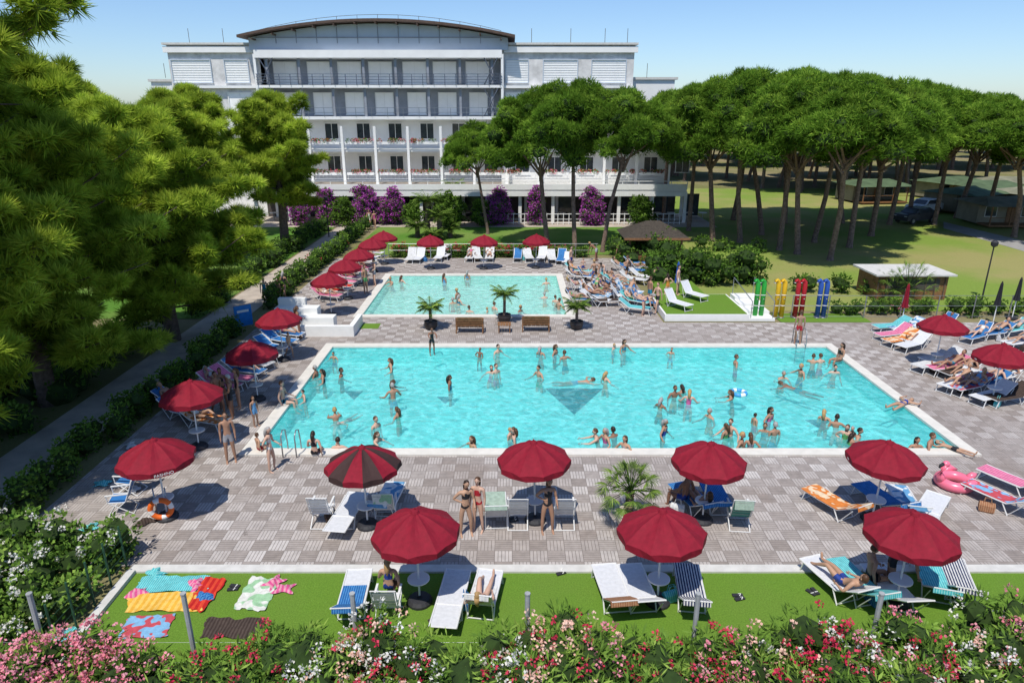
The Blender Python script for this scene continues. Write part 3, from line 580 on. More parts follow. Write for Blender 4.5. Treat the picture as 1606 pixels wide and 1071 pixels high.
def towmat(name,c1,c2,sc_=6,ax='X',typ='w'):
    if name in MC: return MC[name]
    g=NG(name); 
    if typ=='w':
        wv=g.n('ShaderNodeTexWave'); wv.wave_type='BANDS'; wv.bands_direction=ax; wv.inputs['Scale'].default_value=sc_; wv.inputs['Distortion'].default_value=.4; g.l(g.obj(),wv.inputs[0]); f=g.M('GREATER_THAN',wv.outputs['Fac'],.5)
    else: f=g.ramp(g.noise(g.obj(),sc_,1),[(.49,(0,0,0)),(.52,(1,1,1))])
    c=g.mix(f,c1,c2); c=g.mix(1.0,c,g.ramp(g.noise(g.obj(),9,3),[(.3,(.8,)*3),(.7,(1.1,)*3)]),'MULTIPLY'); g.base(c,.95,.1); g.bump(g.noise(g.obj(),14,3),.5,.03); MC[name]=g.m; return g.m
TW=[towmat('towel_blue',(.02,.10,.32),(.07,.24,.48)),towmat('towel_teal',(.05,.38,.42),(.22,.55,.55)),towmat('towel_navy_stripe',(.02,.03,.09),(.6,.6,.58),5,'X'),towmat('towel_brown',(.30,.13,.07),(.40,.23,.13)),
 towmat('towel_green',(.30,.40,.33),(.36,.46,.38),9),towmat('towel_red',(.45,.02,.02),(.6,.06,.03),2),towmat('towel_yellow',(.70,.38,.05),(.75,.48,.12),2),towmat('towel_mix',(.65,.65,.6),(.3,.5,.3),3,'X','n'),
 towmat('towel_pattern',(.5,.08,.1),(.2,.4,.6),4,'X','n'),towmat('towel_pink',(.6,.09,.25),(.65,.28,.36),3),towmat('towel_dark',(.05,.035,.03),(.08,.06,.05),4),towmat('towel_white',(.62,.62,.60),(.55,.56,.58),4),towmat('towel_orange',(.6,.2,.05),(.7,.55,.38),4,'X','n'),towmat('towel_bluewhite',(.12,.3,.5),(.65,.68,.7),3,'X','n')]
def ltowel(ang,m,off=0):
    mb=MB(); P=lprof(ang)[off:]; PP=[]
    for i in range(len(P)-1):
        for t in(0,.5): PP.append((P[i][0]*(1-t)+P[i+1][0]*t,P[i][1]*(1-t)+P[i+1][1]*t+.02+random.uniform(0,.012)))
    PP.append((P[-1][0],P[-1][1]+.02)); PP.append((P[-1][0]+.04,P[-1][1]-.1)); w_=random.uniform(.25,.33)
    strip(mb,PP,-w_,w_+.02,m,.015); return mb.mesh('beach_towel')
def heap(x,y,m,r_=.22,name='clothes_pile',h=.10):
    mb=MB(); n=9; V=[];F=[]; ph=random.random()*6
    for i in range(n+1):
        for j in range(n+1):
            u,v=i/n*2-1,j/n*2-1; e=max(0,1-u*u)*max(0,1-v*v); V.append((u*r_*(1+.25*math.sin(v*3+ph)),v*r_*.65*(1+.3*math.sin(u*4+ph)),.01+e*(h+.05*math.sin(u*7+ph)*math.cos(v*6+ph))+random.uniform(0,.015)))
    for i in range(n):
        for j in range(n): a=i*(n+1)+j; F.append((a,a+n+1,a+n+2,a+1))
    mb.add(V,F,m); mb.obj(name,(x,y,0.02),random.random()*3,smooth=True)
mb=MB()
for dx,rz in((0,.2),(.12,-.1)): mb.box((dx,0,.02),(.10,.25,.025),DARK,rz=rz); mb.tube([(dx-.04,-.03,.03),(dx,-.07,.06),(dx+.04,-.03,.03)],.01,WHITE,5)
FLIP=mb.mesh('flip_flops')
def bag(x,y,m):
    mb=MB(); V=[]
    for w_,d_,z in((.14,.07,0),(.19,.10,.05),(.20,.09,.22),(.19,.03,.30)): V+=[(-w_,-d_,z),(w_,-d_,z),(w_,d_,z),(-w_,d_,z)]
    F=[(3,2,1,0),(12,13,14,15)]+[(4*k+q,4*k+(q+1)%4,4*k+4+(q+1)%4,4*k+4+q) for k in range(3) for q in range(4)]
    mb.add(V,F,m)
    for d_ in(-.03,.03): mb.tube([(-.1,d_,.28),(-.07,d_,.44),(.07,d_,.44),(.1,d_,.28)],.01,m,5)
    mb.obj('beach_bag',(x,y,.0),random.random()*3)
NL=0
def put_l(x,y,rz,k=0,tow=None,off=0):
    global NL; NL+=1
    place(LG[k],'sun_lounger',(x,y,0.0),rz)
    if tow is not None: place(ltowel([.02,.6,.95,.6][k],TW[tow],off),'beach_towel',(x,y,0),rz)
    if NL%3==0: bag(x+.48*math.cos(rz)+.3*math.sin(rz),y+.48*math.sin(rz),TW[random.choice([0,1,3,10,10,12,11])])
    if NL%3==1: place(FLIP,'flip_flops',(x-.5*math.cos(rz),y-.5*math.sin(rz),.01),random.random()*3)
# ---------------------------------------------------------------- people
SKIN=[mat('skin_tan',(.36,.20,.13),.55,.08,4),mat('skin_fair',(.54,.34,.25),.55,.06,4),mat('skin_olive',(.44,.26,.17),.55,.07,4),mat('skin_brown',(.24,.12,.075),.55,.08,4)]
HAIR=[mat('hair_dark',(.025,.015,.01),.5),mat('hair_brown',(.08,.04,.02),.5),mat('hair_blond',(.38,.24,.10),.5),mat('hair_grey',(.3,.29,.28),.5)]
SWIM=[mat('swim_%d'%i,c,.7,.1,8) for i,c in enumerate([(.02,.02,.025),(.02,.05,.25),(.4,.02,.03),(.02,.2,.3),(.5,.1,.25),(.7,.68,.62),(.1,.3,.1),(.6,.25,.05),(.12,.28,.5),(.3,.3,.32)])]
EYE=mat('eye_dark',(.02,.015,.01),.3); LIP=mat('lips',(.35,.08,.07),.5)
PH=[mat('ph_%d'%i,(.1*i,.1,.1)) for i in range(8)]
def V3(*a): return np.array(a,float)
POSE={
 'stand':dict(p=(0,0,.92),sp=(0,.02,1),hd=(0,-.05,1),arms=[((-.15,.03,-1),(-.02,-.25,-1)),((.15,.03,-1),(.02,-.25,-1))],legs=[((-.06,-.03,-1),(-.03,.03,-1)),((.06,0,-1),(.05,.05,-1))]),
 'hip':dict(p=(0,0,.92),sp=(.04,.02,1),hd=(.15,-.1,1),arms=[((-.7,.25,-.8),(.9,-.35,-.45)),((.2,-.1,-1),(-.1,-.8,-.3))],legs=[((-.12,0,-1),(-.02,.04,-1)),((.12,-.12,-1),(.05,.12,-1))]),
 'walk':dict(p=(0,0,.90),sp=(0,-.04,1),hd=(0,-.05,1),arms=[((-.12,-.4,-1),(0,-.7,-.9)),((.12,.4,-1),(0,.1,-1))],legs=[((-.03,.35,-1),(0,.6,-1)),((.03,-.42,-1),(0,-.02,-1))]),
 'wade':dict(p=(0,0,.92),sp=(0,-.08,1),hd=(0,-.1,1),arms=[((-.55,-.25,-.85),(-.35,-.9,-.35)),((.6,-.1,-.8),(.3,-1,-.3))],legs=[((-.08,-.1,-1),(0,.1,-1)),((.1,.1,-1),(0,.1,-1))]),
 'wade2':dict(p=(0,0,.92),sp=(.12,-.05,1),hd=(-.1,-.1,1),arms=[((-.9,0,-.6),(-.6,-.7,-.5)),((.3,.1,-1),(.1,-.8,-.6))],legs=[((-.08,-.1,-1),(0,.1,-1)),((.1,.1,-1),(0,.1,-1))]),
 'reach':dict(p=(0,0,.92),sp=(0,-.25,1),hd=(0,-.15,1),arms=[((-.3,-1,-.5),(.2,-1,-.1)),((.3,-1,-.55),(-.2,-1,-.1))],legs=[((-.1,-.1,-1),(0,.1,-1)),((.1,.1,-1),(0,.1,-1))]),
 'bend':dict(p=(0,.05,.88),sp=(0,-.85,.6),hd=(0,-.8,.5),arms=[((-.1,-.25,-1),(0,-.3,-1)),((.1,-.45,-1),(0,-.3,-1))],legs=[((-.08,-.15,-1),(0,.2,-1)),((.08,-.05,-1),(0,.1,-1))]),
 'sit':dict(p=(0,0,.10),sp=(0,.05,1),hd=(0,-.12,1),arms=[((-.35,.25,-1),(.05,-.25,-.8)),((.3,-.3,-1),(-.1,-.9,-.3))],legs=[((-.12,-1,.02),(0,-.12,-1)),((.14,-1,.04),(0,-.1,-1))]),
 'recline':dict(p=(0,.14,.11),sp=(0,.85,.56),hd=(0,.45,1),arms=[((-.4,-.5,-.35),(.25,-.9,-.15)),((.45,-.1,-.5),(-.2,-1,0))],legs=[((-.1,-1,.12),(0,-1,-.16)),((.12,-.9,.45),(0,-.85,-.55))]),
 'lie':dict(p=(0,0,.11),sp=(0,1,.0),hd=(.15,1,.05),arms=[((-.9,.6,-.05),(.2,1,0)),((.9,.5,-.05),(-.3,1,0))],legs=[((-.12,-1,0),(0,-1,-.03)),((.12,-1,0),(.05,-1,-.03))]),
 'swim':dict(p=(0,0,0),sp=(0,-1,.08),hd=(0,-1,.5),arms=[((-.5,-1,0),(.1,-1,-.05)),((.9,-.1,.1),(.4,-.9,-.2))],legs=[((-.15,1,-.08),(-.05,1,0)),((.15,1,-.15),(.05,1,.05))]),
}
FM={}
def figure(pose,long):
    key=(pose,long)
    if key in FM: return FM[key]
    P=POSE[pose]; p=V3(*P['p']); d=unit(V3(*P['sp'])); hd=unit(V3(*P['hd'])); sx_=V3(1,0,0); fr=unit(np.cross(d,sx_)); 
    if pose not in('swim','lie','recline','bend') and fr[1]>0: fr=-fr
    if pose in('recline','lie') and fr[2]<0: fr=-fr
    if pose in('swim','bend') and fr[2]>0: fr=-fr
    Vt=[];Rd=[];Ed=[];Tg=[]
    def av(q,r_): Vt.append(np.array(q,float)); Rd.append(r_); return len(Vt)-1
    def ed(a,b,t): Ed.append((a,b)); Tg.append(t)
    pe=av(p,.125); wa=av(p+d*.17,.108); ch=av(p+d*.33,.132); uc=av(p+d*.45,.105); nk=av(p+d*.53,.052); hb=av(p+d*.53+hd*.08,.052)
    ed(pe,wa,'belly'); ed(wa,ch,'belly'); ed(ch,uc,'bust'); ed(uc,nk,'skin'); ed(nk,hb,'skin'); hands=[]
    for sg,(a,b) in zip((-1,1),P['arms']):
        a=unit(V3(*a)); b=unit(V3(*b)); sh=p+d*.46+sx_*sg*.17; s1=av(sh,.056); e=sh+a*.27; s2=av(sh+a*.14,.047); s3=av(e,.038); s4=av(e+b*.12,.037); wq=e+b*.24; s5=av(wq,.024); s6=av(wq+b*.07,.034)
        for u,v_,t in((uc,s1,'skin'),(s1,s2,'skin'),(s2,s3,'skin'),(s3,s4,'skin'),(s4,s5,'skin'),(s5,s6,'skin')): ed(u,v_,t)
        hands.append((wq+b*.06,b,sg))
    for sg,(a,b) in zip((-1,1),P['legs']):
        a=unit(V3(*a)); b=unit(V3(*b)); hp=p-d*.03+sx_*sg*.085; s1=av(hp,.092); s2=av(hp+a*.16,.083); kn=hp+a*.43; s3=av(kn,.054); s4=av(kn+b*.13,.056); an=kn+b*.41; s5=av(an,.034)
        ft=unit(V3(0,-1,-.15) if abs(b[2])>.5 else V3(0,-.25,1) if pose!='swim' else V3(0,1,0)); s6=av(an+ft*.08+V3(0,0,-.03 if abs(b[2])>.5 else 0),.036); s7=av(an+ft*.17+V3(0,0,-.045 if abs(b[2])>.5 else 0),.024)
        for u,v_,t in((pe,s1,'hips'),(s1,s2,'thigh'),(s2,s3,'skin'),(s3,s4,'skin'),(s4,s5,'skin'),(s5,s6,'skin'),(s6,s7,'skin')): ed(u,v_,t)
    me=bpy.data.meshes.new('sk'); me.from_pydata([tuple(v) for v in Vt],Ed,[]); ob=bpy.data.objects.new('sk',me); sc.collection.objects.link(ob)
    md=ob.modifiers.new('s','SKIN'); sv=me.skin_vertices[0].data
    for i,r_ in enumerate(Rd): sv[i].radius=(r_,r_); sv[i].use_root=(i==0)
    md.branch_smoothing=.4; md.use_smooth_shade=True; s2=ob.modifiers.new('u','SUBSURF'); s2.levels=1; s2.render_levels=1
    dg=bpy.context.evaluated_depsgraph_get(); em=bpy.data.meshes.new_from_object(ob.evaluated_get(dg)); n=len(em.vertices); cv=np.zeros(n*3); em.vertices.foreach_get('co',cv); cv=cv.reshape(-1,3)
    faces=[tuple(q.vertices) for q in em.polygons]; A=np.array([Vt[a] for a,b in Ed]); B=np.array([Vt[b] for a,b in Ed])
    def near(Q):
        ab=B-A; t=np.clip(((Q[:,None]-A)*ab).sum(-1)/(ab*ab).sum(-1),0,1); dd=np.linalg.norm(Q[:,None]-(A+t[...,None]*ab),axis=-1); return dd.argmin(1)
    nb=near(cv); tors=np.array([t in('belly','bust','hips') for t in Tg])[nb]; off=((cv-p)@fr); cv=np.where(tors[:,None],cv-fr*(off*.22)[:,None],cv)
    fc=np.array([cv[list(f)].mean(0) for f in faces]); fnb=near(fc); idx={'skin':0,'hips':1,'thigh':2,'belly':3,'bust':4}
    tt=np.array([idx[Tg[i]] for i in fnb]); along=(fc-p)@d
    tt=np.where((np.isin(tt,[1,3]))&(along<.06),1,tt); tt=np.where((tt==3)&(along>.24),4,tt)
    bpy.data.objects.remove(ob); bpy.data.meshes.remove(me)
    mb=MB(); mb.mats=list(PH); mb.add(cv,faces,tt)
    hc=p+d*.53+hd*.17; hf=fr-hd*np.dot(fr,hd); hf=unit(hf); 
    if pose in('swim','bend'): hf=unit(V3(0,-1,-.3)); hf=unit(hf-hd*np.dot(hf,hd))
    hs=np.cross(hf,hd); 
    def W(x,y,z): return hc+hs*x+hf*y+hd*z
    n1,k1=12,10; HV=[];HF=[]
    for i in range(k1+1):
        ph=-math.pi/2+math.pi*i/k1
        for j in range(n1):
            a=j*2*math.pi/n1; x=.074*math.cos(ph)*math.cos(a); y=.094*math.cos(ph)*math.sin(a); z=.115*math.sin(ph)
            if z<0: x*=1+z*2.2; y=y*(1+z*1.0)+.01*(-z/.1)
            HV.append(W(x,y,z))
    for i in range(k1):
        for j in range(n1): HF.append((i*n1+j,i*n1+(j+1)%n1,(i+1)*n1+(j+1)%n1,(i+1)*n1+j))
    mb.add(HV,HF,PH[0])
    HV=[];HF=[]
    for i in range(k1+1):
        ph=-math.pi/2+math.pi*i/k1
        for j in range(n1): a=j*2*math.pi/n1; HV.append(W(.083*math.cos(ph)*math.cos(a),.102*math.cos(ph)*math.sin(a)-.006,.124*math.sin(ph)+.004))
    for i in range(k1):
        for j in range(n1):
            ph=-math.pi/2+math.pi*(i+.5)/k1; a=(j+.5)*2*math.pi/n1; yy=math.cos(ph)*math.sin(a); zz=math.sin(ph)
            if zz-1.1*yy>.05 and zz>(-.45 if not long else -.8): HF.append((i*n1+j,i*n1+(j+1)%n1,(i+1)*n1+(j+1)%n1,(i+1)*n1+j))
    mb.add(HV,HF,PH[5])
    if long: mb.tube([W(0,-.07,.03),W(0,-.10,-.08),W(0,-.11,-.18),W(0,-.10,-.30)],[.07,.07,.055,.02],PH[5],8)
    mb.add([W(-.014,.088,-.03),W(.014,.088,-.03),W(0,.118,-.032),W(0,.09,.02)],[(0,1,2),(0,2,3),(1,3,2)],PH[0])
    for sg in(-1,1): mb.ball(W(sg*.03,.083,.008),.011,PH[6],6,4); mb.ball(W(sg*.076,-.005,-.005),.018,PH[0],6,4)
    mb.add([W(-.024,.086,-.055),W(.024,.086,-.055),W(.018,.088,-.068),W(-.018,.088,-.068)],[(0,1,2,3)],PH[7])
    for o,b,sg in hands:
        q=np.cross(b,V3(sg,0,0)); q=unit(q) if np.linalg.norm(q)>.2 else V3(0,-1,0); nrm=unit(np.cross(b,q))
        for i,(off,l) in enumerate(((-.027,.062),(-.009,.075),(.009,.07),(.026,.055))):
            a0=o+q*off+b*.03; a1_=a0+b*l*.55; a2_=a1_+unit(b-nrm*.5*sg)*l*.5; mb.tube([a0,a1_,a2_],[.009,.0085,.006],PH[0],5)
        mb.tube([o-q*.03,o-q*.055+b*.03,o-q*.06+b*.055],[.012,.010,.007],PH[0],5)
    FM[key]=mb.mesh('person_body',True); return FM[key]
def person(name,x,y,z,rz,pose,kind=None,skin=None,hair=None,col=None,scale=None):
    kind=kind or random.choice(['m','m','f','k','f1']); fem=kind in('f','f1','shirtf','fk')
    me=figure(pose,fem); s_=scale or {'m':1.03,'f':.96,'f1':.96,'k':.72,'shirt':1.02,'shirtf':.96,'fk':.7,'shirtk':.72}[kind]
    o=place(me,name,(x,y,z),rz,s_); sk=SKIN[skin if skin is not None else random.choice([0,1,2,2,0,3,1])]; c=SWIM[col if col is not None else random.randrange(len(SWIM))]; hr=HAIR[hair if hair is not None else random.choice([0,0,1,1,2,3])]
    M_=[sk,c,c if kind in('m','k','shirt','shirtk') else sk,c if kind in('f1','shirt','shirtf','shirtk') else sk,c if kind in('f','f1','shirt','shirtf','fk','shirtk') else sk,hr,EYE,LIP]
    for i,m in enumerate(M_): o.material_slots[i].link='OBJECT'; o.material_slots[i].material=m
    return o
WL=-.06
def swimmer(px,py,pose='wade',kind=None,rz=None,em=None,**k):
    g0=G(px,py,WL); kind=kind or random.choice(['m','m','f','f1','k','m'])
    hgt={'m':1.73,'f':1.61,'f1':1.61,'k':1.2,'fk':1.18}[kind]
    if pose=='swim': z=-.13
    else: z=WL-hgt+(em if em is not None else random.choice([.32,.38,.45,.55,.6]))*(hgt/1.7)
    return person('swimmer',g0[0],g0[1],z,rz if rz is not None else random.uniform(-3.1,3.1),pose,kind,**k)
for (px,py,*q) in [(478,628,'wade','k'),(497,590),(508,598),(524,563),(535,590),(614,580),(612,610,'reach'),(617,625),(590,670),(587,692),(625,654),(527,660),(545,657,'swim','k'),(533,707),(706,610),(752,560),(780,553),(769,584),(778,585),(848,556),(870,555),(887,563),(846,590),(978,551),(962,547),(1052,555),(904,598,'swim'),(950,597),(1154,573),(1226,592),(1275,570),(1255,590),(1307,584),(1057,622),(1070,616),(1080,634),(1035,639),(1114,654),(1150,626),(1205,660),(1183,666),(1199,676),(1145,682),(1138,686),(1162,699),(1177,704),(1040,682),(966,686),(940,692),(950,694),(980,706),(807,692),(800,688,'stand','k'),(740,699,'wade2','f'),(1293,658),(1313,670),(1335,682),(1345,686),(1330,697),(1324,688),(1250,610,'swim'),(1435,704),(1455,705),(1214,682),(1287,569),
 (615,445),(630,443),(697,443),(733,438),(717,468),(710,476),(719,478),(737,489),(765,489),(776,485),(855,468),(857,446),(872,474),(876,485),(815,488)]:
    pose=q[0] if q else random.choice(['wade','wade','reach','stand','wade2','hip'])
    kd=q[1] if len(q)>1 else None
    swimmer(px,py,pose,kd)
def pg(px,py,pose='stand',kind=None,rz=0,z=0,name='person',**k):
    g0=G(px,py,z); return person(name,g0[0],g0[1],z,rz,pose,kind,**k)
pg(363,724,'stand','m',.4,skin=0,col=9,hair=0,name='standing_man'); pg(427,738,'hip','shirtf',1.4,col=5,hair=3,scale=.88,name='standing_woman'); pg(402,668,'stand','shirtk',1.0,col=8,scale=.68,name='standing_child'); pg(366,655,'hip','shirt',-1.2,skin=3,col=0,name='standing_man'); pg(352,640,'stand','f',.4,col=0); pg(345,650,'walk','m',.9,col=1); pg(376,640,'stand','shirtf',-1,col=0)
pg(731,838,'hip','f',.3,skin=2,hair=0,col=0,name='standing_woman'); pg(750,832,'stand','f',-.3,skin=1,hair=1,col=2,name='standing_woman'); pg(858,834,'hip','f1',.2,skin=0,hair=0,col=0,name='standing_woman')
pg(1250,541,'stand','m',3.0,skin=0,col=2,name='standing_man'); pg(678,556,'reach','shirt',.3,skin=3,col=0,hair=0,scale=.8); pg(417,478,'walk','shirtf',.3,col=3); pg(447,468,'walk','f1',2.8,col=0); pg(438,470,'stand','k',2.8)
pg(574,460,'stand','m',1); pg(588,448,'hip','m',-1); pg(580,357,'walk','shirt',0,col=5); pg(588,357,'walk','shirtf',0,col=4)
pg(445,632,'sit','m',1.57,z=.06,skin=1); pg(494,713,'sit','f',math.pi,z=.06,col=0); pg(1317,566,'sit','f',-1.3,z=.06); pg(1413,637,'lie','f',-1.0,z=.06); pg(1495,706,'lie','k',.7,z=.06); pg(406,706,'sit','k',2.4,z=.06)
pg(1018,480,'stand','m',2); pg(1010,495,'bend','f',1); pg(1030,490,'walk','m',-1); pg(914,432,'stand','k',0); pg(895,425,'stand','m',1); pg(455,560,'walk','k',1); pg(470,530,'hip','f',2)
def gl(px,py): g0=G(px,py); return g0[0],g0[1]
PI=math.pi
def setl(px,py,rz,k=0,tow=None,off=0,who=None,**kw):
    x,y=gl(px,py); put_l(x,y,rz,k,tow,off)
    if who: person('sunbather',x,y,.35,rz,'recline' if k else 'lie',who,**kw)
def setc(px,py,rz,k=0,tow=None,who=None):
    x,y=gl(px,py); place(CH[k],'folding_beach_chair',(x,y,0),rz)
    if tow is not None:
        mb=MB(); strip(mb,[(-.26,.40),(-.24,.45),(.2,.42),(.34,.74),(.47,1.07),(.52,.8)],-.25,.25,TW[tow],.015); mb.obj('beach_towel',(x,y,0),rz)
    if who: person('sunbather',x,y,.40,rz,'sit',who)
setl(555,955,PI+.05,1,0,1); setc(610,965,PI); setl(708,955,PI-.1,0); setl(758,955,PI-.15,2,11,1,'f',skin=1,col=0,hair=2); person('sunbather',*gl(612,945),.38,PI,'sit','f',skin=2)
setl(962,945,PI+.12,1,3,2); setl(1003,945,PI+.1,1); setl(1082,945,PI-.12,1,2); setl(1312,930,PI+.3,1,None,0,'m',skin=2,col=1); setl(1345,935,PI+.2,1,1); setl(1400,945,PI+.05,1,None); setl(1462,930,PI-.3,1,1); setl(1500,930,PI-.35,1,2)
person('sunbather',*gl(1360,925),.35,PI/2,'sit','m',skin=0,col=0,hair=1); pg(1395,925,'bend','m',1.2,skin=0,col=0)
setc(508,818,PI); setl(545,818,PI-.12,0); setc(606,812,PI+.05,0,7); setc(812,820,PI); setc(884,820,PI); setl(778,818,PI+.05,2,4); setl(608,800,PI-.1,1,13)
setc(1156,822,PI-.1,1,4); setl(1090,800,PI+.3,1,0,0,'f',skin=0,col=0); person('sunbather',*gl(1072,800),.35,PI+.6,'sit','m',skin=3,col=1); setl(1125,798,PI,1,0)
setl(1310,805,PI+.45,1,12); setl(1385,800,PI+.25,1,0); setl(1420,805,PI-.2,1,13); setl(1455,812,PI-.75,0); setl(1568,795,PI+.5,1,8); setl(1590,770,PI+.5,1,9)
setc(192,800,1.8+PI,2); setc(205,770,PI+1.5,2,0)
for (px,py,k,tw,wh) in [(318,668,1,12,'f1'),(288,655,3,0,None),(345,612,1,9,'f'),(365,602,1,9,None),(383,590,1,0,'m'),(398,577,1,11,'f'),(412,565,1,11,None),(428,553,3,None,None),(438,541,3,None,None),(448,531,3,None,'m'),(280,640,3,0,'m')]:
    setl(px,py,1.25+random.uniform(-.15,.15),k,tw,0,wh)
for (px,py) in [(512,470),(522,462),(530,455),(538,448),(545,441),(556,432),(562,425),(570,415),(576,408),(583,402)]:
    setl(px,py,1.3,random.choice([1,1,2]),random.choice([None,11,5,9]),0,random.choice([None,'f','m']))
for (px,py) in [(645,410),(658,410),(690,408),(700,405),(738,408),(748,408),(768,408),(812,408),(828,408),(850,408),(865,410),(880,412),(890,414)]:
    setl(px,py,random.uniform(-.2,.2),random.choice([1,2]),random.choice([None,None,11,0,7]),0,random.choice([None,None,'f']))
for i in range(30):
    px=random.uniform(905,1035); py=random.uniform(418,492)
    if px>1015 and py>455: continue
    setl(px,py,random.uniform(.9,1.8),random.choice([1,1,2]),random.choice([None,0,None,1,11,10,13]),0,random.choice([None,'f','m',None]))
for i in range(14): pg(random.uniform(930,1050),random.uniform(405,485),random.choice(['stand','hip','walk','bend']),None,random.uniform(-3,3))
for (px,py,k,tw,wh) in [(1400,532,1,9,None),(1412,541,1,12,None),(1430,548,1,None,None),(1437,540,1,11,'f'),(1398,520,1,1,None),(1420,522,1,13,None),(1475,520,2,0,'f'),(1460,580,1,11,None),(1485,585,1,9,'m'),(1475,572,1,11,None),(1500,610,1,None,'m'),(1520,615,1,8,'f'),(1545,610,3,0,'m'),(1555,630,1,None,None),(1580,632,3,10,None),(1530,535,2,0,'f'),(1560,530,1,0,'m'),(1590,525,1,1,'f'),(1600,580,1,9,'f'),(1600,545,1,None,'m'),(1570,600,1,None,'f'),(1505,592,1,10,'m')]:
    setl(px,py,-1.25+random.uniform(-.2,.2),k,tw,0,wh)
# ---------------------------------------------------------------- towels and things on turf
def ftowel(pts,m,z=.015):
    P=[np.array(G(*q)) for q in pts]; n=10; V=[];F=[]
    for i in range(n+1):
        for j in range(n+1):
            u,v=i/n,j/n; p_=P[0]*(1-u)*(1-v)+P[1]*u*(1-v)+P[2]*u*v+P[3]*(1-u)*v; e_=.04*(abs(u-.5)>.49 or abs(v-.5)>.49)
            V.append((p_[0]+random.uniform(-.01,.01)+random.uniform(-e_,e_),p_[1]+random.uniform(-e_,e_),z+.015*math.sin(u*9+v*4)+random.uniform(.005,.03)))
    for i in range(n):
        for j in range(n): a=i*(n+1)+j; F.append((a,a+n+1,a+n+2,a+1))
    c=np.mean(P,0); V=np.array(V)-np.array([c[0],c[1],0]); mb=MB(); mb.add(V,F,m); mb.obj('beach_towel',(c[0],c[1],0),smooth=True)
ftowel([(225,905),(330,903),(330,925),(205,932)],TW[1]); ftowel([(205,932),(310,930),(318,958),(196,960)],TW[6],.02); ftowel([(325,906),(356,911),(318,962),(290,955)],TW[5],.035); ftowel([(395,905),(440,910),(415,960),(366,955)],TW[7]); ftowel([(205,968),(275,965),(262,1000),(180,1003)],TW[8]); ftowel([(325,970),(418,972),(400,1005),(315,1000)],TW[10]); ftowel([(85,990),(120,985),(105,1020),(70,1015)],TW[1])
for px,py,m in((430,915,TW[9]),(445,925,TW[9]),(320,938,TW[0]),(308,918,TW[9]),(215,932,TW[9]),(90,835,TW[0]),(100,842,TW[6]),(140,830,TW[1]),(228,820,TW[10]),(205,700,TW[11]),(245,900,TW[1]),(690,970,TW[10]),(160,760,TW[1]),(210,770,TW[11])): heap(*gl(px,py),m)
for px,py in((1272,930),(365,925),(1160,940),(880,900)): x,y=gl(px,py); place(FLIP,'flip_flops',(x,y,.01),random.random()*3)
PK=mat('flamingo_vinyl',(.8,.17,.26),.3,.05,4,spec=.6); mb=MB(); mb.torus((0,0,.16),.40,.16,PK,24,10)
mb.tube([(-.42,0,.2),(-.55,0,.42),(-.50,0,.68),(-.40,0,.80),(-.36,0,.74)],[.13,.10,.085,.09,.07],PK,10); mb.ball((-.42,0,.80),(.12,.1,.1),PK,10,8); mb.tube([(-.50,0,.80),(-.60,0,.76),(-.63,0,.68)],[.06,.045,.02],DARK,8)
for sg in(-1,1): mb.tube([(-.1,sg*.42,.25),(.2,sg*.48,.36),(.42,sg*.42,.30)],[.06,.11,.03],PK,8)
mb.tube([(.45,0,.22),(.62,0,.34),(.72,0,.36)],[.12,.1,.03],PK,8)
x,y=gl(1495,762); mb.obj('flamingo_pool_float',(x,y,0),.15,smooth=True)
OR=mat('orange_ring',(.75,.14,.02),.45,.05,4); mb=MB(); mb.torus((0,0,.42),.27,.075,OR,24,8,axis='Y',mat2=WHITE); x,y=gl(256,818)
mb.tube([(-.15,.12,0),(-.15,.12,1.0)],.02,METAL,6); mb.tube([(.15,.12,0),(.15,.12,1.0)],.02,METAL,6); mb.tube([(-.15,.12,.62),(.15,.12,.62)],.015,METAL,6); mb.obj('lifebuoy_stand',(x,y,0),.25,smooth=True)
mb=MB(); mb.torus((0,0,0),.28,.09,mat('float_blue',(.05,.3,.6),.3,.1),20,8,mat2=WHITE); fl_=mb.mesh('swim_ring',True)
g0=G(1158,617,WL); place(fl_,'swim_ring',(g0[0],g0[1],-.03))
POT=mat('dark_pot',(.035,.03,.03),.5); 
for px,py,h in((676,516,.75),(791,505,1.15),(904,516,.8)): x,y=gl(px,py); palm('potted_palm',(x,y,0),h,22,.95,False,POT,.07,.28)
x,y=gl(985,825); palm('potted_palm',(x,y,0),.75,36,.65,True,mat('pale_pot',(.5,.45,.38),.7),.10,rad=.38)
x,y=gl(1420,480); palm('palm_tree',(x,y,0),1.0,36,1.3,True,None,.15,rad=.55); x,y=gl(1395,470); palm('palm_tree',(x,y,0),.5,26,1.1,True,None,.12,rad=.5)
mb=MB(); CU=mat('green_cushion',(.02,.13,.06),.8)
for q in range(6): mb.box((-.55+q*.22,0,.35),(.2,.6,.04),WOOD)
for q in range(4): mb.box((0,.33+q*.03,.45+q*.13),(1.4,.03,.09),WOOD,rx=-.2)
mb.box((0,-.03,.42),(1.25,.52,.10),CU); mb.box((0,.25,.66),(1.25,.10,.36),CU,rx=-.2)
for sx_ in(-.68,.68):
    mb.box((sx_,-.27,.3),(.06,.06,.6),WOOD); mb.box((sx_,.32,.4),(.06,.06,.8),WOOD); mb.box((sx_,0,.62),(.07,.66,.04),WOOD)
bn=mb.mesh('wooden_garden_bench'); x,y=gl(737,520); place(bn,'wooden_garden_bench',(x,y,0),PI); x,y=gl(840,518); place(bn,'wooden_garden_bench',(x,y,0),PI)
mb=MB()
for q in range(5): mb.box((-.28+q*.14,0,.42),(.125,.6,.04),WOOD)
for a,b in((-1,-1),(1,-1),(1,1),(-1,1)): mb.box((a*.28,b*.24,.2),(.05,.05,.4),WOOD)
x,y=gl(791,520); mb.obj('wooden_side_table',(x,y,0))
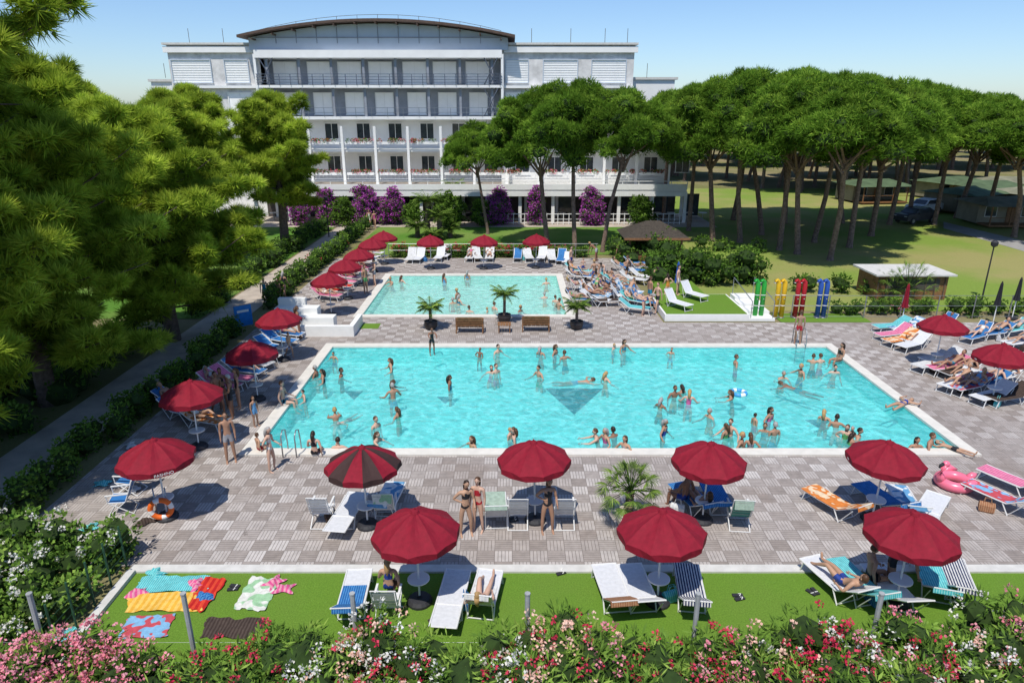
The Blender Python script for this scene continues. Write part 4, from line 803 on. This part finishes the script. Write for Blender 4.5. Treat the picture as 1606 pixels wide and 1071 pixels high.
mb=MB(); x0,y0=gl(418,528); x1,_=gl(558,524)
mb.bb(x0,x1,y0,y0+.25,0,.55,WHITE); mb.bb(x1-.25,x1,y0+.25,y0+2.2,0,.55,WHITE); mb.bb(x0,x1-.25,y0+.25,y0+.8,0,.30,KERB); mb.bb(x0,x1-1.2,y0+.8,y0+1.5,0,.75,WHITE); mb.bb(x0,x1-2.2,y0+1.5,y0+2.2,0,1.05,WHITE); mb.bb(x0,x1-3,y0+2.2,y0+2.5,0,1.4,WHITE)
mb.obj('white_stepped_wall')
sheet('doormat',gl(557,520)[0],gl(590,520)[0],34.2,35.1,.006,TURF)
mb=MB(); mb.bb(8.3,12.9,35.5,39.8,0,.38,WHITE); mb.bb(8.4,12.8,35.6,39.7,.38,.40,TURF)
mb.bb(8.9,11.6,39.8,43,0,.40,TURF)
for k in range(4): mb.bb(12.9,14.3,35.5+.9*k,36.4+.9*k,0,.15+.16*k,WHITE)
for x in(13.0,14.2): mb.tube([(x,35.6,.2),(x,35.6,1.1),(x,39,1.6),(x,39,.6)],.025,METAL,6)
mb.obj('raised_turf_platform'); 
sheet('shower_turf_mat',14.6,19.5,35.32,37.0,.008,TURF)
for px,py in((1060,482),(1085,468)):
    g0=G(px,py,.4); place(LG[2],'sun_lounger',(g0[0],g0[1],.4),.6)
g0=G(1062,462,.4); person('person',g0[0],g0[1],.4,1,'stand','m')
for i,(px,c) in enumerate(((1190,(.03,.36,.05)),(1222,(.75,.45,.02)),(1253,(.45,.02,.03)),(1288,(.03,.10,.4)))):
    m=mat('shower_paint_%d'%i,c,.35,.05,3); mb=MB()
    for dx in(-.17,.17):
        mb.tube([(dx,0,0),(dx,0,1.85),(dx-.03,0,2.02),(dx-.12,-.02,2.12),(dx-.24,-.05,2.10)],[.13,.13,.13,.11,.09],m,12); mb.lathe([(.05,1.98),(.08,1.99),(.08,2.02)],METAL,10,(dx-.24,-.05,0)); mb.box((dx,-.14,1.1),(.06,.03,.06),METAL); mb.lathe([(.17,0),(.17,.04),(.14,.05)],METAL,12,(dx,0,.01))
        for z in(.7,1.3): mb.tube([(dx,0,z),(dx,0,z+.04)],.133,WHITE,12)
    x,y=gl(px,500); mb.obj('coloured_shower',(x,y+.2,0.0),smooth=True)
mb=MB(); mb.box((0,0,.7),(.9,.05,1.1),mat('blue_sign_paint',(.02,.2,.55),.4)); mb.tube([(-.4,.04,0),(-.4,.04,1.3)],.025,METAL,6); mb.tube([(.4,.04,0),(.4,.04,1.3)],.025,METAL,6); mb.box((0,-.03,.95),(.6,.01,.12),WHITE); x,y=gl(384,515); mb.obj('blue_notice_board',(x,y,0),.7)
DW=mat('dark_roof_wood',(.055,.045,.035),.9,.35,8,.6); mb=MB(); x,y=gl(1020,408)
for a,b in((-1,-1),(1,-1),(1,1),(-1,1)): mb.box((a*1.9,b*1.5,1.05),(.14,.14,2.1),WOOD)
mb.add([(-2.4,-2,2.0),(2.4,-2,2.0),(2.4,2,2.0),(-2.4,2,2.0),(-.5,0,3.0),(.5,0,3.0)],[(0,1,5,4),(1,2,5),(2,3,4,5),(3,0,4),(0,3,2,1)],DW); mb.box((0,-2.02,1.97),(4.8,.05,.16),WOOD); mb.box((0,-1.4,.5),(3.6,.1,1.0),WOOD); mb.box((0,-1.4,1.03),(3.8,.4,.05),DW)
mb.obj('wooden_gazebo',(x,y,0))
mb=MB(); mb.bb(-1.2,1.2,-.6,.6,0,1.0,mat('teal_panel',(.12,.30,.27),.6)); mb.bb(-1.3,1.3,-.7,.7,1.0,1.06,WHITE); x,y=gl(1075,428); mb.obj('bar_counter',(x,y,0))
mb=MB(); mb.bb(-2.1,2.1,-1.2,1.2,0,1.5,WOOD); mb.bb(-2.4,2.4,-1.5,1.5,1.5,1.6,KERB); mb.bb(-1.6,1.6,-1.23,-1.2,.6,1.3,SHADE)  # dark front panel painted as a shaded hatch opening
for q in range(8): mb.bb(-2.1+q*.57,-2.05+q*.57,-1.26,-1.2,0,1.5,GREYBARK)
x,y=gl(1410,462); mb.obj('pool_kiosk',(x,y,0))
ROOF=mat('tent_roof',(.20,.20,.14),.85,.25,1); ROOF2=mat('tent_roof_green',(.08,.12,.06),.85,.25,1); CAB=mat('cabin_wall',(.25,.22,.16),.8,.2,1)
def cabin(x,y,rz,rm):
    mb=MB(); mb.bb(-3,3,-1.5,2.2,.2,2.2,CAB); mb.bb(-2.9,2.9,-3.4,-1.5,.15,.3,WOOD)
    for dx in(-2.8,-1,1,2.8): mb.bb(dx-.05,dx+.05,-3.4,-3.3,.3,2.15,WOOD)
    for dx in(-1.8,1.6): mb.bb(dx-.5,dx+.5,-1.56,-1.5,.9,1.8,GL); mb.bb(dx-.56,dx+.56,-1.53,-1.5,.84,1.86,WHITE)
    mb.bb(-.3,.5,-1.57,-1.5,.25,2.05,WOOD); mb.bb(-2.8,2.8,-3.4,-3.35,1.0,1.05,WOOD)
    V=[(-3.5,-3.8,2.1),(3.5,-3.8,2.1),(3.5,2.6,2.1),(-3.5,2.6,2.1),(-2,-.6,2.75),(2,-.6,2.75)]; mb.add(V,[(0,1,5,4),(1,2,5),(2,3,4,5),(3,0,4),(0,3,2,1)],rm); mb.obj('camping_cabin',(x,y,0),rz)
for i,(px,py) in enumerate([(1500,330),(1565,350),(1540,318),(1600,330),(1360,315),(1640,345),(1480,310),(1575,310)]):
    x,y=gl(px,py); cabin(x,y,random.uniform(-.15,.15)+(0 if i%3 else .4),ROOF if i%2 else ROOF2)
def car(px,py,rz,m):
    mb=MB(); prof=[(-2.15,.35),(-2.2,.75),(-2.05,.95),(-1.15,1.02),(-.55,1.5),(.9,1.56),(1.75,1.1),(2.1,1.0),(2.15,.5),(2.1,.35)]; V=[];n=len(prof)
    for y in(-.86,.86):
        for x,z in prof: V.append((x,y*(.86 if z>1.2 else 1),z))
    F=[tuple(range(n))[::-1],tuple(range(n,2*n))]+[(i,(i+1)%n,n+(i+1)%n,n+i) for i in range(n)]; mb.add(V,F,m)
    for sg in(-1,1):
        mb.add([(-1.0,sg*.875,1.03),(1.5,sg*.875,1.08),(.85,sg*.765,1.5),(-.5,sg*.765,1.45)],[(0,1,2,3)],GL)
        for x in(-1.35,1.35): mb.tube([(x,sg*.72,.33),(x,sg*.92,.33)],.33,DARK,16); mb.tube([(x,sg*.90,.33),(x,sg*.93,.33)],.18,METAL,12)
        mb.box((-2.16,sg*.6,.75),(.06,.3,.14),PLAST); mb.box((2.16,sg*.65,.8),(.04,.2,.2),mat('tail_light',(.4,.01,.01),.3)); mb.box((-.75,sg*.97,1.05),(.12,.18,.12),m)
    mb.add([(-1.12,-.7,1.06),(-1.12,.7,1.06),(-.6,.64,1.47),(-.6,-.64,1.47)],[(0,3,2,1)],GL); mb.add([(1.72,-.7,1.15),(1.72,.7,1.15),(.98,.64,1.54),(.98,-.64,1.54)],[(0,1,2,3)],GL)
    x,y=gl(px,py); mb.obj('parked_car',(x,y,0),rz)
car(1448,334,.5,mat('car_white',(.75,.75,.75),.25,.02,2,spec=.6)); car(1434,349,.4,mat('car_dark',(.05,.05,.06),.25,.1,2,spec=.6))
for px,py in((516,372),(1540,470)):
    mb=MB(); mb.tube([(0,0,0),(0,0,3.2)],[.05,.035],DARK,8); mb.lathe([(.05,3.2),(.18,3.3),(.2,3.5),(.06,3.62)],DARK,12); x,y=gl(px,py); mb.obj('garden_lamp',(x,y,0))
print('objects',len(bpy.data.objects))
